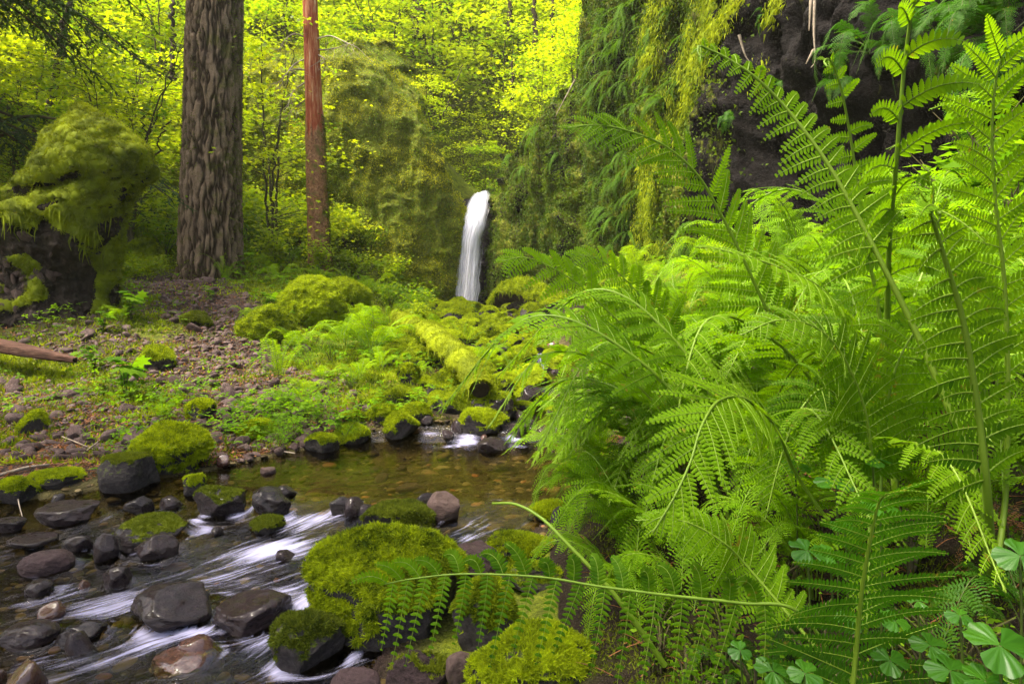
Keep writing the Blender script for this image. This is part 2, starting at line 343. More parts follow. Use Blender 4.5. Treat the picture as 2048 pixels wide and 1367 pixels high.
# ================================================================ WATER
ROCKC = []      # (x, y, r) filled from the rock list below; the flow bends round them
def px_rock(b):
    x0, y0, x1, y1 = b; f = hit((x0 + x1) / 2, y1 - 2); r = (x1 - x0) / 2 / FPX * f[1]
    return f[0], f[1] + r * .8, r
STREAM_ROCKS = [(500, 975, 580, 1035), (545, 970, 592, 1002), (390, 970, 490, 1035), (230, 1025, 372, 1105), (270, 1068, 355, 1125), (80, 1005, 190, 1055), (185, 1068, 235, 1128), (45, 1098, 145, 1152),
    (205, 1132, 260, 1178), (50, 1158, 105, 1198), (258, 1165, 430, 1268), (430, 1185, 572, 1272), (300, 1297, 420, 1350), (12, 1238, 112, 1300), (605, 1050, 935, 1290), (540, 1225, 690, 1350), (725, 1005, 870, 1080), (660, 992, 712, 1030), (120, 1240, 205, 1290)]
for b in STREAM_ROCKS: ROCKC.append(px_rock(b))
def flow(x, y):
    """stream function psi and along-flow coordinate, bent round the rocks"""
    fx, fy = unit(np.array([-.72, -.62])); psi = x * (-fy) + y * fx; al = -(x * fx + y * fy)
    for cx, cy, r in ROCKC:
        dx, dy = x - cx, y - cy; r2 = dx * dx + dy * dy; nrm = dx * (-fy) + dy * fx
        psi = psi - nrm * np.clip(r * r / (r2 + .15 * r * r), 0, 1) * .8
    up = smooth(4.6, 5.1, y)
    return psi * (1 - up) + x * up, al * (1 - up) + y * up
FOAM = []
for px, py, sx, sy, a in [(565, 1098, 60, 16, 1.5), (510, 1110, 60, 26, .8), (600, 1050, 80, 22, .85), (645, 1035, 50, 14, .6), (575, 1035, 18, 12, .8), (400, 1040, 18, 14, 1.1), (420, 1062, 40, 12, .7), (480, 1035, 25, 8, 1.0), (335, 1020, 30, 10, .5),
                          (380, 1265, 90, 12, 1.2), (300, 1290, 70, 22, .9), (480, 1240, 20, 40, .5), (520, 1290, 60, 30, .9), (590, 1230, 30, 40, .7), (620, 1200, 20, 16, .8), (560, 1190, 50, 14, .7), (250, 1200, 50, 22, .6), (180, 1220, 60, 26, .45),
                          (200, 1330, 90, 30, .6), (80, 1330, 80, 25, .35), (560, 1340, 60, 26, .7), (40, 1210, 50, 12, .35), (440, 1160, 70, 14, .4), (150, 1180, 40, 14, .35), (180, 1030, 25, 5, .8), (80, 1090, 25, 6, .5), (720, 1012, 16, 6, 1.0), (690, 1010, 20, 8, .7), (50, 1000, 25, 4, .4),
                          (935, 884, 26, 7, 1.7), (905, 893, 26, 4, .9), (1030, 876, 20, 10, 1.5), (1040, 893, 22, 4, .9), (860, 868, 26, 4, .9), (1075, 800, 18, 8, 1.4), (1082, 720, 12, 18, 1.5), (1050, 740, 14, 6, .7), (1045, 660, 20, 6, .8), (1028, 645, 14, 6, .8), (950, 1050, 50, 18, .7), (930, 1075, 30, 10, .6), (1005, 1000, 20, 3, .5)]:
    f = hit(px, py); g = hit(px, py + sy); FOAM.append((f[0], f[1], sx / FPX * f[1] * .9, max(f[1] - g[1], .02), a * .85))
FOAM.append((-1.1, 16.2, .6, .5, 1.2))
def foamf(x, y):
    s = (.30 * smooth(-.15, .3, fbm(xyz(x * 1.7, y * 1.7), 2))) * smooth(3.25, 3.0, y)
    for cx, cy, sx, sy, a in FOAM: s = s + a * np.exp(-((x - cx) / sx) ** 2 - ((y - cy) / sy) ** 2)
    for cx, cy, r in ROCKC:
        rr2 = np.hypot(x - cx, y - cy) / r; s = s + .55 * np.exp(-((rr2 - 1.12) / .16) ** 2) * np.clip(.5 + 1.3 * noise(xyz(x * 9, y * 9)), 0, 1) * (y < 3.5)
    return np.clip(s, 0, 2)
ys = [.6]
while ys[-1] < 17.4: ys.append(ys[-1] + (.014 if ys[-1] < 3.6 else .02 if ys[-1] < 5.2 else .05))
ys = np.array(ys); xs = np.arange(-5.5, .9, .02)
WX, WY = np.meshgrid(xs, ys); d = sdist(WX, WY); wl = wlevel(WX, WY); psi, al = flow(WX, WY); fo = foamf(WX, WY)
amp = (.004 * smooth(3.5, 3.2, WY) + .0015 + .014 * np.minimum(fo, 1)) * (1 + 0 * d)
z = wl + amp * (fbm(xyz(psi * 16, al * 3.2), 3) + .4 * np.abs(fbm(xyz(psi * 30, al * 7), 2)))
for cx, cy, r in ROCKC:          # water mounds up in front of and over the stream rocks
    z = z + .02 * np.exp(-(((WX - cx) ** 2 + (WY - cy - r * .4) ** 2) / (r * r * .9)))
mask = (d < .12)[:-1, :-1]
mb = MB().grid(xyz(WX, WY, z), mask=mask)
m, t, out = M_('stream_water')
fl = attr(t, 'flow').outputs['Vector']; sm = N(t, 'ShaderNodeMapping'); sm.inputs[3].default_value = (34, 3.0, 1); t.links.new(fl, sm.inputs[0])
s1 = ntex(t, sm.outputs[0], 1.0, 5, .6, .3); sm2 = N(t, 'ShaderNodeMapping'); sm2.inputs[3].default_value = (90, 7, 1); t.links.new(fl, sm2.inputs[0]); s2 = ntex(t, sm2.outputs[0], 1.0, 4, .6, .4)
st = math_(t, 'ADD', math_(t, 'MULTIPLY', s1, .6), math_(t, 'MULTIPLY', s2, .4))
k = math_(t, 'ADD', math_(t, 'MULTIPLY', math_(t, 'SUBTRACT', st, .55), 3.6), math_(t, 'MULTIPLY', attr(t, 'foam').outputs['Fac'], .95))
k = math_(t, 'MULTIPLY', math_(t, 'SUBTRACT', k, .22), 1.0, True)
k = math_(t, 'MULTIPLY', k, math_(t, 'MINIMUM', math_(t, 'MULTIPLY', attr(t, 'foam').outputs['Fac'], 2.6), 1.0))
foam = t.nodes.new('ShaderNodeBsdfDiffuse'); foam.inputs[0].default_value = (.52, .51, .72, 1)
trn = t.nodes.new('ShaderNodeBsdfTransparent'); trn.inputs[0].default_value = (.62, .58, .38, 1)
gl = t.nodes.new('ShaderNodeBsdfGlossy'); gl.inputs[1].default_value = .07; gl.inputs[0].default_value = (.85, .82, .88, 1)
mv = pos(t); rp = ntex(t, mv, 14, 3, .6)
mp = N(t, 'ShaderNodeMapping'); mp.inputs[3].default_value = (9, 30, 1); t.links.new(mv, mp.inputs[0]); rip = ntex(t, mp.outputs[0], 1.0, 3, .55)
hh = math_(t, 'ADD', math_(t, 'MULTIPLY', rip, .35), math_(t, 'MULTIPLY', math_(t, 'MULTIPLY', st, attr(t, 'rough').outputs['Fac']), 1.6))
b = bump(t, hh, .45, .012); t.links.new(b, gl.inputs['Normal'])
lw = t.nodes.new('ShaderNodeFresnel'); lw.inputs[0].default_value = 1.33; t.links.new(b, lw.inputs['Normal'])
fr = math_(t, 'ADD', math_(t, 'MULTIPLY', lw.outputs[0], .9), .01, True)
a1 = N(t, 'ShaderNodeMixShader'); t.links.new(fr, a1.inputs[0]); t.links.new(trn.outputs[0], a1.inputs[1]); t.links.new(gl.outputs[0], a1.inputs[2])
a2 = N(t, 'ShaderNodeMixShader'); t.links.new(math_(t, 'MULTIPLY', k, .66), a2.inputs[0]); t.links.new(a1.outputs[0], a2.inputs[1]); t.links.new(foam.outputs[0], a2.inputs[2])
t.links.new(a2.outputs[0], out.inputs[0]); MAT['water'] = m
rough = smooth(3.5, 3.15, WY) + .8 * smooth(4.7, 5.0, WY) + .1
me = mb.mesh('stream', m, attrs={'foam': fo.ravel(), 'flow': xyz(psi, al).reshape(-1, 3), 'rough': rough.ravel()})
# drop unused vertices is unnecessary: loose ones do not render
tag(link('stream_water', me), 'clear brown stream running from the pool over dark stones', kind='structure')

# ---------------------------------------------------------------- waterfall
m, t, out = M_('falling_water')
fl = attr(t, 'flow').outputs['Vector']; sm = N(t, 'ShaderNodeMapping'); sm.inputs[3].default_value = (11, .8, 1); t.links.new(fl, sm.inputs[0]); s1 = ntex(t, sm.outputs[0], 1, 5, .65, .2)
sm2 = N(t, 'ShaderNodeMapping'); sm2.inputs[3].default_value = (40, 2.2, 3); t.links.new(fl, sm2.inputs[0]); s2 = ntex(t, sm2.outputs[0], 1, 3, .6)
st = math_(t, 'ADD', math_(t, 'MULTIPLY', s1, .6), math_(t, 'MULTIPLY', s2, .4))
k = math_(t, 'ADD', math_(t, 'MULTIPLY', math_(t, 'SUBTRACT', st, .5), 3.0), attr(t, 'foam').outputs['Fac'], True)
df = t.nodes.new('ShaderNodeBsdfDiffuse'); df.inputs[0].default_value = (.93, .93, .99, 1); tr2 = t.nodes.new('ShaderNodeBsdfTranslucent'); tr2.inputs[0].default_value = (.93, .93, 1, 1)
mx = N(t, 'ShaderNodeMixShader', i_0=.6); t.links.new(df.outputs[0], mx.inputs[1]); t.links.new(tr2.outputs[0], mx.inputs[2])
tp = t.nodes.new('ShaderNodeBsdfTransparent'); a = N(t, 'ShaderNodeMixShader'); t.links.new(k, a.inputs[0]); t.links.new(tp.outputs[0], a.inputs[1]); t.links.new(mx.outputs[0], a.inputs[2]); t.links.new(a.outputs[0], out.inputs[0])
MAT['fall'] = m
mb = MB(); fw = []; ff = []
tops = [(940, 388), (972, 381)]
for L, (yo, wd, op) in enumerate([(0, 1.0, .85), (.10, .85, .75), (-.10, .78, .6), (.2, 1.1, .45)]):
    nu, nv = 40, 90; u = np.linspace(0, 1, nu)[None]; vv = np.linspace(0, 1, nv)[:, None]
    cxp = np.interp(vv, [0, .1, .4, 1], [963, 956, 941, 930]); hw = np.interp(vv, [0, .04, .12, .3, 1], [17, 22, 26, 29, 36]) * wd
    pxs = cxp + (u * 2 - 1) * hw * (1 + .16 * noise(xyz(u * 2, vv * 9, L * 5.0 + 0 * u))); pys = 380 + (1 - vv) ** 6 * (9 * (1 - u) + 6 * noise(xyz(u * 9, L * 2.0, 0 * u))) + vv * 246; Yv = 16.95 - .95 * smooth(0, .3, vv) ** .8 - .5 * vv + yo * smooth(0, .3, vv) - .22 * np.cos((u - .5) * 3.1) + .10 * noise(xyz(u * 7, vv * 1.2, L * 3.0))
    c_, s_ = math.cos(PITCH), math.sin(PITCH); dx = (pxs - 1024) / FPX; dz = (683.5 - pys) / FPX; dy = c_ + s_ * dz; dz2 = -s_ + c_ * dz
    V = xyz(dx / dy * Yv, Yv, 1.1 + dz2 / dy * Yv); mb.grid(V)
    fw.append(xyz(u * 1.0 * hw / 25 + L * 5, vv * 2.4).reshape(-1, 3)); e = smooth(0, .3, u) * smooth(1, .7, u)
    ff.append((op * e * np.interp(vv, [0, .05, .25, .5, 1], [1.2, 1.6, 1.4, .8, .55]) - .25 * (1 - e)).ravel())
me = mb.mesh('waterfall', m, attrs={'flow': np.concatenate(fw), 'foam': np.concatenate(ff)})
tag(link('waterfall', me), 'narrow white waterfall dropping through the notch between the mossy cliffs', kind='structure')
# creek above the lip
mb = MB(); mb.grid(np.array([[(-.95, 17.0, 3.64), (-.55, 17.0, 3.64)], [(-1.2, 17.8, 3.72), (-.5, 17.8, 3.72)], [(-1.5, 19, 3.85), (-.6, 19, 3.85)]], float))
me = mb.mesh('creek', MAT['water'], attrs={'foam': np.full(6, .9), 'flow': np.zeros((6, 3)), 'rough': np.ones(6)}); tag(link('creek_water', me), 'creek feeding the lip of the waterfall', kind='structure')

# ================================================================ CLIFFS
m, t, out = M_('mossy_cliff'); p = t.nodes.new('ShaderNodeBsdfPrincipled'); v = pos(t)
n1 = ntex(t, v, .9, 6, .7); n2 = ntex(t, v, 5, 6, .75); n3 = ntex(t, v, 22, 4, .7)
mp = N(t, 'ShaderNodeMapping'); mp.inputs[3].default_value = (3.2, 3.2, .5); t.links.new(v, mp.inputs[0]); dr = ntex(t, mp.outputs[0], 1.4, 4, .7, .6)
rc = ramp(t, math_(t, 'ADD', math_(t, 'MULTIPLY', n2, .6), math_(t, 'MULTIPLY', n3, .4)), [(.35, (.001, .0006, .0005)), (.58, (.006, .0038, .003)), (.74, (.018, .011, .008)), (.86, (.07, .055, .045))])
gc = ramp(t, math_(t, 'ADD', math_(t, 'MULTIPLY', n2, .5), math_(t, 'MULTIPLY', n3, .5)), [(.32, (.03, .042, .003)), (.55, (.14, .16, .006)), (.75, (.34, .31, .01))])
f = math_(t, 'ADD', attr(t, 'mossy').outputs['Fac'], math_(t, 'MULTIPLY', math_(t, 'SUBTRACT', math_(t, 'ADD', math_(t, 'MULTIPLY', n1, .4), math_(t, 'MULTIPLY', dr, .6)), .5), 3.5))
f = math_(t, 'MULTIPLY', math_(t, 'SUBTRACT', f, .3), 2.5, True)
t.links.new(mixc(t, f, rc, gc), p.inputs['Base Color']); p.inputs['Roughness'].default_value = .8
t.links.new(bump(t, math_(t, 'ADD', math_(t, 'MULTIPLY', n2, .5), math_(t, 'ADD', dr, n3)), .9, .08), p.inputs['Normal']); t.links.new(p.outputs[0], out.inputs[0]); MAT['cliff'] = m
def cliff(name, label, cols, nu, nv, lean, back, rough_, mossfun):
    """cols: (x, y, zbottom, ztop); the face stands on this line, rolls over at the top and runs back into the hill"""
    cols = np.array(cols, float); L = np.concatenate([[0], np.cumsum(np.hypot(np.diff(cols[:, 0]), np.diff(cols[:, 1])))])
    s = np.linspace(0, L[-1], nu); C = np.stack([np.interp(s, L, cols[:, k]) for k in range(4)], -1)
    for _ in range(3): C[1:-1, :2] = (C[:-2, :2] + 2 * C[1:-1, :2] + C[2:, :2]) / 4
    T = unit(np.gradient(C[:, :2], axis=0)); Nn = np.stack([T[:, 1], -T[:, 0]], -1)      # points to the stream side (towards the camera)
    v = np.linspace(0, 1.45, nv)[:, None]; face = np.clip(v, 0, 1); over = np.clip(v - 1, 0, None) / .45
    z = C[:, 2] + (C[:, 3] - C[:, 2]) * (face ** 1.0) + over * 1.0 * back * .35
    off = lean(s[None] / L[-1], face) - over * back - .5 * smooth(.85, 1.0, face) ** 2
    x = C[:, 0] + Nn[:, 0] * off; y = C[:, 1] + Nn[:, 1] * off
    p3 = xyz(x, y, z); nz = rough_ * (1.1 * fbm(p3 * [.6, .6, .45], 3) + .55 * (.5 - np.abs(fbm(p3 * [1.9, 1.9, .9] + 9, 3)) * 2) + .3 * np.round(fbm(p3 * [2.2, 2.2, 3.1], 2) * 4) / 4 + .22 * fbm(p3 * 5, 3)) 
    x = x + Nn[:, 0] * nz; y = y + Nn[:, 1] * nz; z = z + nz * .3
    V = xyz(x, y, z); mo = mossfun(x, y, z); mb = MB().grid(V, flip=False)
    tag(link(name, mb.mesh(name, MAT['cliff'], attrs={'mossy': mo.ravel()})), label, kind='structure')
    Nv = unit(np.cross(np.gradient(V, axis=1), np.gradient(V, axis=0))); Nv *= np.sign((Nv[..., 0] * Nn[:, 0] + Nv[..., 1] * Nn[:, 1] + .3 * Nv[..., 2]))[..., None]
    return V, Nv, mo
CL_V, CL_N, CL_M = cliff('left_cliff', 'mossy cliff spur beside the waterfall', [(-9.5, 17.5, 1, 6.6), (-7, 16, 1, 7), (-4.9, 15.6, .9, 6.7), (-3.7, 15.3, .8, 7.0), (-2.95, 15.2, .8, 6.35), (-2.05, 15.2, .7, 5.55), (-1.6, 15.35, .6, 4.9), (-1.28, 15.9, .6, 4.15), (-1.15, 16.6, .6, 3.75), (-1.1, 17.4, .6, 3.62), (-.9, 18.2, .6, 3.6)],
    340, 300, lambda s, f: .5 * np.sin(f * 3.1) * .5 - .25 * f, 2.6, .30, lambda x, y, z: 1.0 + 0 * x)
CR_V, CR_N, CR_M = cliff('right_cliff', 'tall dark overhanging cliff with moss curtains on the far bank', [(-1.4, 17.7, .6, 3.55), (-.75, 17.45, .6, 3.6), (-.5, 17.0, .6, 3.75), (-.42, 16.2, .6, 4.0), (-.1, 15.3, .6, 4.7), (.45, 14.5, .7, 5.2), (1.1, 13.5, .8, 5.6), (1.5, 12.6, .8, 7.6), (1.95, 11, .9, 8.6), (2.3, 9.2, .9, 8.8), (2.75, 7.6, .9, 8.6), (3.2, 6.4, .9, 8), (3.6, 5.2, .9, 7.6), (4.2, 3.6, .8, 7), (5, 1.6, .6, 7), (5.6, -1.5, .6, 7)],
    620, 300, lambda s, f: (.10 + .75 * smooth(.35, .75, s)) * smooth(.15, .8, f) - .3 * smooth(.5, .2, s) * f, 3, .5,
    lambda x, y, z: .45 * smooth(7.8, 9.2, y) + .08 + .25 * smooth(5, 3, y) * 0)
# rock behind the fall
mb = MB(); U, V_ = np.meshgrid(np.linspace(-2.6, .6, 60), np.linspace(.5, 3.62, 60)); Yy = 17.25 + .16 * fbm(xyz(U * 2, 0, V_ * 2), 4) * 2
mb.grid(xyz(U, Yy, V_)); tag(link('waterfall_rock', mb.mesh('waterfall_rock', MAT['rock_wet'])), 'dark wet rock face behind the waterfall', kind='structure')
# ================================================================ ROCKS
import bmesh
def ico(sub):
    bm = bmesh.new(); bmesh.ops.create_icosphere(bm, subdivisions=sub, radius=1)
    v = np.array([q.co[:] for q in bm.verts]); f = np.array([[a.index for a in q.verts] for q in bm.faces]); bm.free(); return v, f
ICO = {k: ico(k) for k in (2, 3, 4, 5, 6)}
def rock_shape(seed, sub=4, cuts=9, rough_=.2, round_=.0, flat=0):
    g = np.random.default_rng(seed); v, f = ICO[sub]; v = v.copy()
    for _ in range(cuts):
        n = unit(g.normal(size=3)); d = g.uniform(.62, .92) + round_
        k = np.maximum(0, v @ n - d); v = v - k[:, None] * n * .92
    if flat: v[:, 2] = np.minimum(v[:, 2], flat + .15 * (v[:, 2] - flat))
    v = v * (1 + rough_ * fbm(v * 1.6 + seed * 3.1, 4)[:, None] + .045 * fbm(v * 6 + seed, 3)[:, None])
    lo = v.min(0); hi = v.max(0); v = (v - (lo + hi) / 2) / ((hi - lo) / 2)
    v[:, 2] = np.where(v[:, 2] < 0, v[:, 2] * 1.35, v[:, 2]); return v, f
def vnormals(v, f):
    n = np.cross(v[f[:, 1]] - v[f[:, 0]], v[f[:, 2]] - v[f[:, 0]]); o = np.zeros_like(v)
    for k in range(3): np.add.at(o, f[:, k], n)
    return unit(o)
BLADE = (np.array([(-.5, 0, 0), (.5, 0, 0), (.32, 0, .6), (-.28, 0.05, .55), (0, .18, 1)]) , [np.array([[0, 1, 2, 3]]), np.array([[3, 2, 4]])])
TRI = (np.array([(-.5, 0, 0), (.5, 0, 0), (0, .15, 1.0)]), [np.array([[0, 1, 2]])])
def tufts(mb, pts, nrm, size, g, wid=.35, lean=.7, down=0.0, tone=None, tmpl=TRI):
    """small moss shoots: random directions about the normal"""
    n = len(pts)
    if not n: return
    z = unit(nrm + lean * g.normal(size=(n, 3)) + np.array([0, 0, -down])); x = unit(np.cross(z, g.normal(size=(n, 3)))); y = np.cross(z, x)
    s = size * g.uniform(.5, 1.4, n)[:, None]
    Mx = np.stack([x * s * wid, y * s, z * s], 1)
    tone = g.uniform(0, 1, n) if tone is None else tone
    mb.stamp(tmpl[0], tmpl[1], pts, Mx, tone)
def face_samples(v, f, n, g, wfun):
    a = np.linalg.norm(np.cross(v[f[:, 1]] - v[f[:, 0]], v[f[:, 2]] - v[f[:, 0]]), axis=1)
    nrm = unit(np.cross(v[f[:, 1]] - v[f[:, 0]], v[f[:, 2]] - v[f[:, 0]])); c = v[f].mean(1)
    w_ = a * wfun(c, nrm); w_ = w_ / w_.sum(); k = g.choice(len(f), n, p=w_)
    r1, r2 = g.random(n), g.random(n); s = np.sqrt(r1)
    p_ = v[f[k, 0]] * (1 - s)[:, None] + v[f[k, 1]] * (s * (1 - r2))[:, None] + v[f[k, 2]] * (s * r2)[:, None]
    return p_, nrm[k]
def moss_cover(v, f, seed, thresh, ntuft, tsize, scl=(1, 1, 1), lump=.05, down=.3, patch=1.0, tone_shift=0.0):
    """moss cushion over the upper faces (a lumpy shell) with shoots standing on it"""
    g = np.random.default_rng(seed + 99); scl = np.array(scl); vn = vnormals(v * scl, f)
    cover = vn[:, 2] + .55 * patch * fbm(v * 2.2 + seed, 3) + .25 * patch * noise(v * 6 + seed)
    th_ = smooth(thresh, thresh + .25, cover)
    l = lump * th_ * (.35 + .65 * np.abs(fbm(v * 5 + seed * 7, 3)) * 2.2 + .9 * fbm(v * 13 + seed, 2)) - .02 * (1 - th_)
    sv = v + unit(vn / scl) * l[:, None]
    keep = (th_[f] > .02).all(1); used = np.unique(f[keep]); mp_ = np.full(len(v), -1); mp_[used] = np.arange(len(used))
    mb = MB(); tn = .42 + .5 * fbm(v * 4 + seed, 3) + tone_shift; mb.add(sv[used], [mp_[f[keep]]], tn[used] * .8)
    kf = f[keep]; W = th_[kf].mean(1)
    idx = {i: 1 for i in ()}
    pts, nr = face_samples(sv, kf, ntuft, g, lambda c, n: W)
    base = np.clip(.45 + .5 * fbm(pts * 4 + seed, 3) + .8 * fbm(pts * 13 + seed, 2), 0, 1.1) + tone_shift
    # shoots are made in the unscaled space, so undo the rock's own scale
    n = len(pts); zt = unit(unit(nr / scl) + .75 * g.normal(size=(n, 3)) + np.array([0, 0, -down])); x = unit(np.cross(zt, g.normal(size=(n, 3)))); y = np.cross(zt, x)
    s = (tsize * g.uniform(.5, 1.5, n))[:, None]
    Mx = np.stack([x * s * .3, y * s, zt * s], 1) / scl
    mb.stamp(TRI[0], TRI[1], pts, Mx, np.clip(base * .8 + g.uniform(-.05, .35, n), 0, 1.1))
    return mb
PROTO = {}
def rock_data(kind, seed, sub, ntuft=0, tsize=.03, dims=(1, 1, 1), thresh=.35, lump=.05, cuts=9, rough_=.16, round_=0, flat=0, down=.3, patch=1, mat='rock_moss', mossmat='moss', sh=0.0):
    v, f = rock_shape(seed, sub, cuts, rough_, round_, flat); me = MB().add(v, [f]).mesh('rock', MAT[mat]); mm = None
    if ntuft: mm = moss_cover(v, f, seed, thresh, ntuft, tsize, dims, lump, down, patch, sh).mesh('moss', MAT[mossmat])
    return me, mm
def place_rock(b, name, label, cat, data, group=None, deep=.8, yaw=0, rot=0, dims=None, Y=None):
    x0, y0, x1, y1 = b
    f = hit((x0 + x1) / 2, y1 - 3); Yf = Y or f[1]; sx = (x1 - x0) / 2 / FPX * Yf * 1.04; sy = sx * deep; Yc = Yf + sy * .8
    sx = (x1 - x0) / 2 / FPX * (Yf + sy * .5); c = P((x0 + x1) / 2, (y0 + y1) / 2, Yc)
    a = math.atan2(CAM[2] - c[2], Yc); hh = (y1 - y0) / 2 / FPX * Yc
    sz = math.sqrt(max(hh * hh - (sy * math.sin(a)) ** 2, (.6 * hh) ** 2)) / math.cos(a)
    c[2] = min(c[2], P((x0 + x1) / 2, (y0 + y1) / 2, Yc)[2])
    return c, (sx, sy, sz)
def put_rock(b, name, label, cat, data=None, group=None, deep=.8, rot=0, **kw):
    c, s = place_rock(b, name, label, cat, None, deep=deep)
    if callable(data): data = data(s)
    o = tag(link(name, data[0], None, c, (0, 0, rot), s), label, cat, group)
    if data[1]: link('moss', data[1], o)
    return o

# ================================================================ FERNS
PIN = (np.array([(0, -.16, 0), (0, .16, 0), (.45, .25, .03), (.45, -.22, .03), (.82, .17, 0.0), (.82, -.15, 0.0), (1, .02, -.05)]), [np.array([[0, 1, 2, 3], [3, 2, 4, 5]]), np.array([[5, 4, 6]])])
PIN_S = (np.array([(0, -.1, 0), (.45, -.26, .02), (1, 0, -.04), (.45, .26, .02)]), [np.array([[0, 1, 2, 3]])])
# lobed pinnule with a toothed edge, for the fronds close to the camera
_e = [(0, .26), (.12, .25), (.2, .31), (.27, .25), (.36, .33), (.44, .25), (.53, .31), (.6, .23), (.7, .26), (.78, .17), (.9, .14), (1, 0)]
_v = [(0, 0, 0)] + [(a, b, -.25 * b) for a, b in _e] + [(a, -b * .95, -.25 * b) for a, b in _e[:-1]]
_mid = [(a, 0, .02) for a, b in _e[1:-1]]
_V = np.array(_v + _mid); nU = len(_e); nM = len(_mid)
_f = []; Us = list(range(1, 1 + nU)); Ls = list(range(1 + nU, 1 + nU + nU - 1)) + [nU]; Ms = [0] + list(range(len(_v), len(_v) + nM)) + [nU]
_q = [[Ms[k], Ms[k + 1], Us[k + 1], Us[k]] for k in range(nU - 2)] + [[Ls[k], Ls[k + 1], Ms[k + 1], Ms[k]] for k in range(nU - 2)]
_t3 = [[Ms[nU - 2], nU, Us[nU - 2]], [Ls[nU - 2], nU, Ms[nU - 2]]]
PIN_H = (_V, [np.array(_q), np.array(_t3)])
def frond(curve, W, npin=26, up=(0, 0, 1), start=.22, npl=16, tmpl=PIN, droop=.35, fwd=.35, plw=1.0, stem=.006, g=None, simple=False, fold=.1, prof=None, jit=.08, curl=0, matstem=1, roll=0.0, tone0=.5):
    """bipinnate lady-fern frond along a 3D curve; W = longest pinna"""
    g = g or np.random.default_rng(1); C = catmull(curve, 120); Lc = np.concatenate([[0], np.cumsum(np.linalg.norm(np.diff(C, axis=0), axis=1))]); Lt = Lc[-1]
    at = lambda s: np.stack([np.interp(s * Lt, Lc, C[:, k]) for k in range(3)], -1)
    T_ = unit(np.gradient(C, axis=0)); Tt = lambda s: unit(np.stack([np.interp(s * Lt, Lc, T_[:, k]) for k in range(3)], -1))
    mb = MB(); rad = stem * (1 - .85 * Lc / Lt) ** .8 + .0006; mb.tube(C, rad, 6, .6, matstem)
    prof = prof or (lambda q: np.minimum(1, (.55 + 1.6 * q)) * (1 - q) ** .8 * 1.18)
    q = (np.arange(npin) + .5) / npin; s = start + (1 - start) * (1 - (1 - q) ** 1.12) * .995
    org = []; Mx = []; tn = []
    up = np.asarray(up, float)
    for side in (1, -1):
        ss = np.clip(s + side * .15 / npin * (1 - start), 0, .999); O = at(ss); T = Tt(ss)
        B = unit(np.cross(T, up)); Nn = np.cross(B, T)
        if roll: B, Nn = B * math.cos(roll) + Nn * math.sin(roll), Nn * math.cos(roll) - B * math.sin(roll)
        Ls_ = W * prof(q) * g.uniform(1 - 1.6 * jit, 1 + jit, npin) * (g.random(npin) > .04) 
        for k in range(npin):
            L = Ls_[k]
            if L < .004: continue
            a = fwd + .35 * q[k] ** 3 + g.normal() * .10; dirn = unit(B[k] * side * math.cos(a) + T[k] * math.sin(a) + Nn[k] * (fold + g.normal() * .12))
            m = max(5, int(npl * (L / W) ** .6)); tt = (np.arange(m) + .6) / m
            dz = -droop * L * tt ** 2 * g.uniform(.6, 1.3)
            path = O[k] + dirn * (tt * L)[:, None] + np.array([0, 0, 1.0]) * dz[:, None] + T[k] * (.18 * L * tt ** 2)[:, None]
            tg = unit(np.gradient(path, axis=0)) if m > 1 else dirn[None]
            nb = unit(np.cross(tg, np.cross(Nn[k], tg) + 1e-6)); pb = unit(np.cross(nb, tg)); nb = np.cross(tg, pb)
            spc = L / m; pl = spc * 2.3 * plw * (1 - tt) ** .45 * np.minimum(1, .75 + tt * 2) * g.uniform(.82, 1.1, m)
            for sd in (1, -1):
                x = unit(pb * sd + tg * .42) ; z = unit(nb + g.normal(size=(m, 3)) * .12); y = unit(np.cross(z, x)); z = np.cross(x, y)
                pw = spc * 1.45 / np.maximum(pl, 1e-6)
                org.append(path); Mx.append(np.stack([x * pl[:, None], y * (pl * np.minimum(pw, 1.6))[:, None], z * pl[:, None]], 1))
                tn.append(np.clip(tone0 + g.normal(size=m) * .07 + .25 * q[k] + g.normal() * .06, 0, 1))
            if not simple: mb.tube(np.vstack([O[k], path[::max(1, m // 6)], path[-1]]), np.linspace(stem * .28, .0005, 2 + len(path[::max(1, m // 6)])), 3, .75, matstem, cap=False)
    mb.stamp(tmpl[0], tmpl[1], np.concatenate(org), np.concatenate(Mx), np.concatenate(tn)); return mb
def sword(curve, W, n=34, g=None, up=(0, 0, 1), stem=.004, leafw=.16, start=.1):
    g = g or np.random.default_rng(1); C = catmull(curve, 60); mb = MB().tube(C, np.linspace(stem, .001, 60), 5, .6, 1); Lc = np.linspace(0, 1, 60); T_ = unit(np.gradient(C, axis=0))
    q = np.linspace(0, 1, n); s = start + (.995 - start) * q; O = np.stack([np.interp(s, Lc, C[:, k]) for k in range(3)], -1); T = unit(np.stack([np.interp(s, Lc, T_[:, k]) for k in range(3)], -1))
    B = unit(np.cross(T, np.asarray(up, float))); Nn = np.cross(B, T)
    for sd in (1, -1):
        L = W * np.minimum(1, .5 + 3 * q) * (1 - q) ** .6 * g.uniform(.9, 1.08, n) + .004
        x = unit(B * sd + T * .25 + Nn * .15 + g.normal(size=(n, 3)) * .06); y = unit(np.cross(Nn, x)); z = np.cross(x, y)
        mb.stamp(PIN[0], PIN[1], O, np.stack([x * L[:, None], y * (W * leafw / .25 * .5 * np.minimum(1, L / W + .3))[:, None], z * L[:, None]], 1), np.clip(.5 + g.normal(size=n) * .15, 0, 1))
    return mb
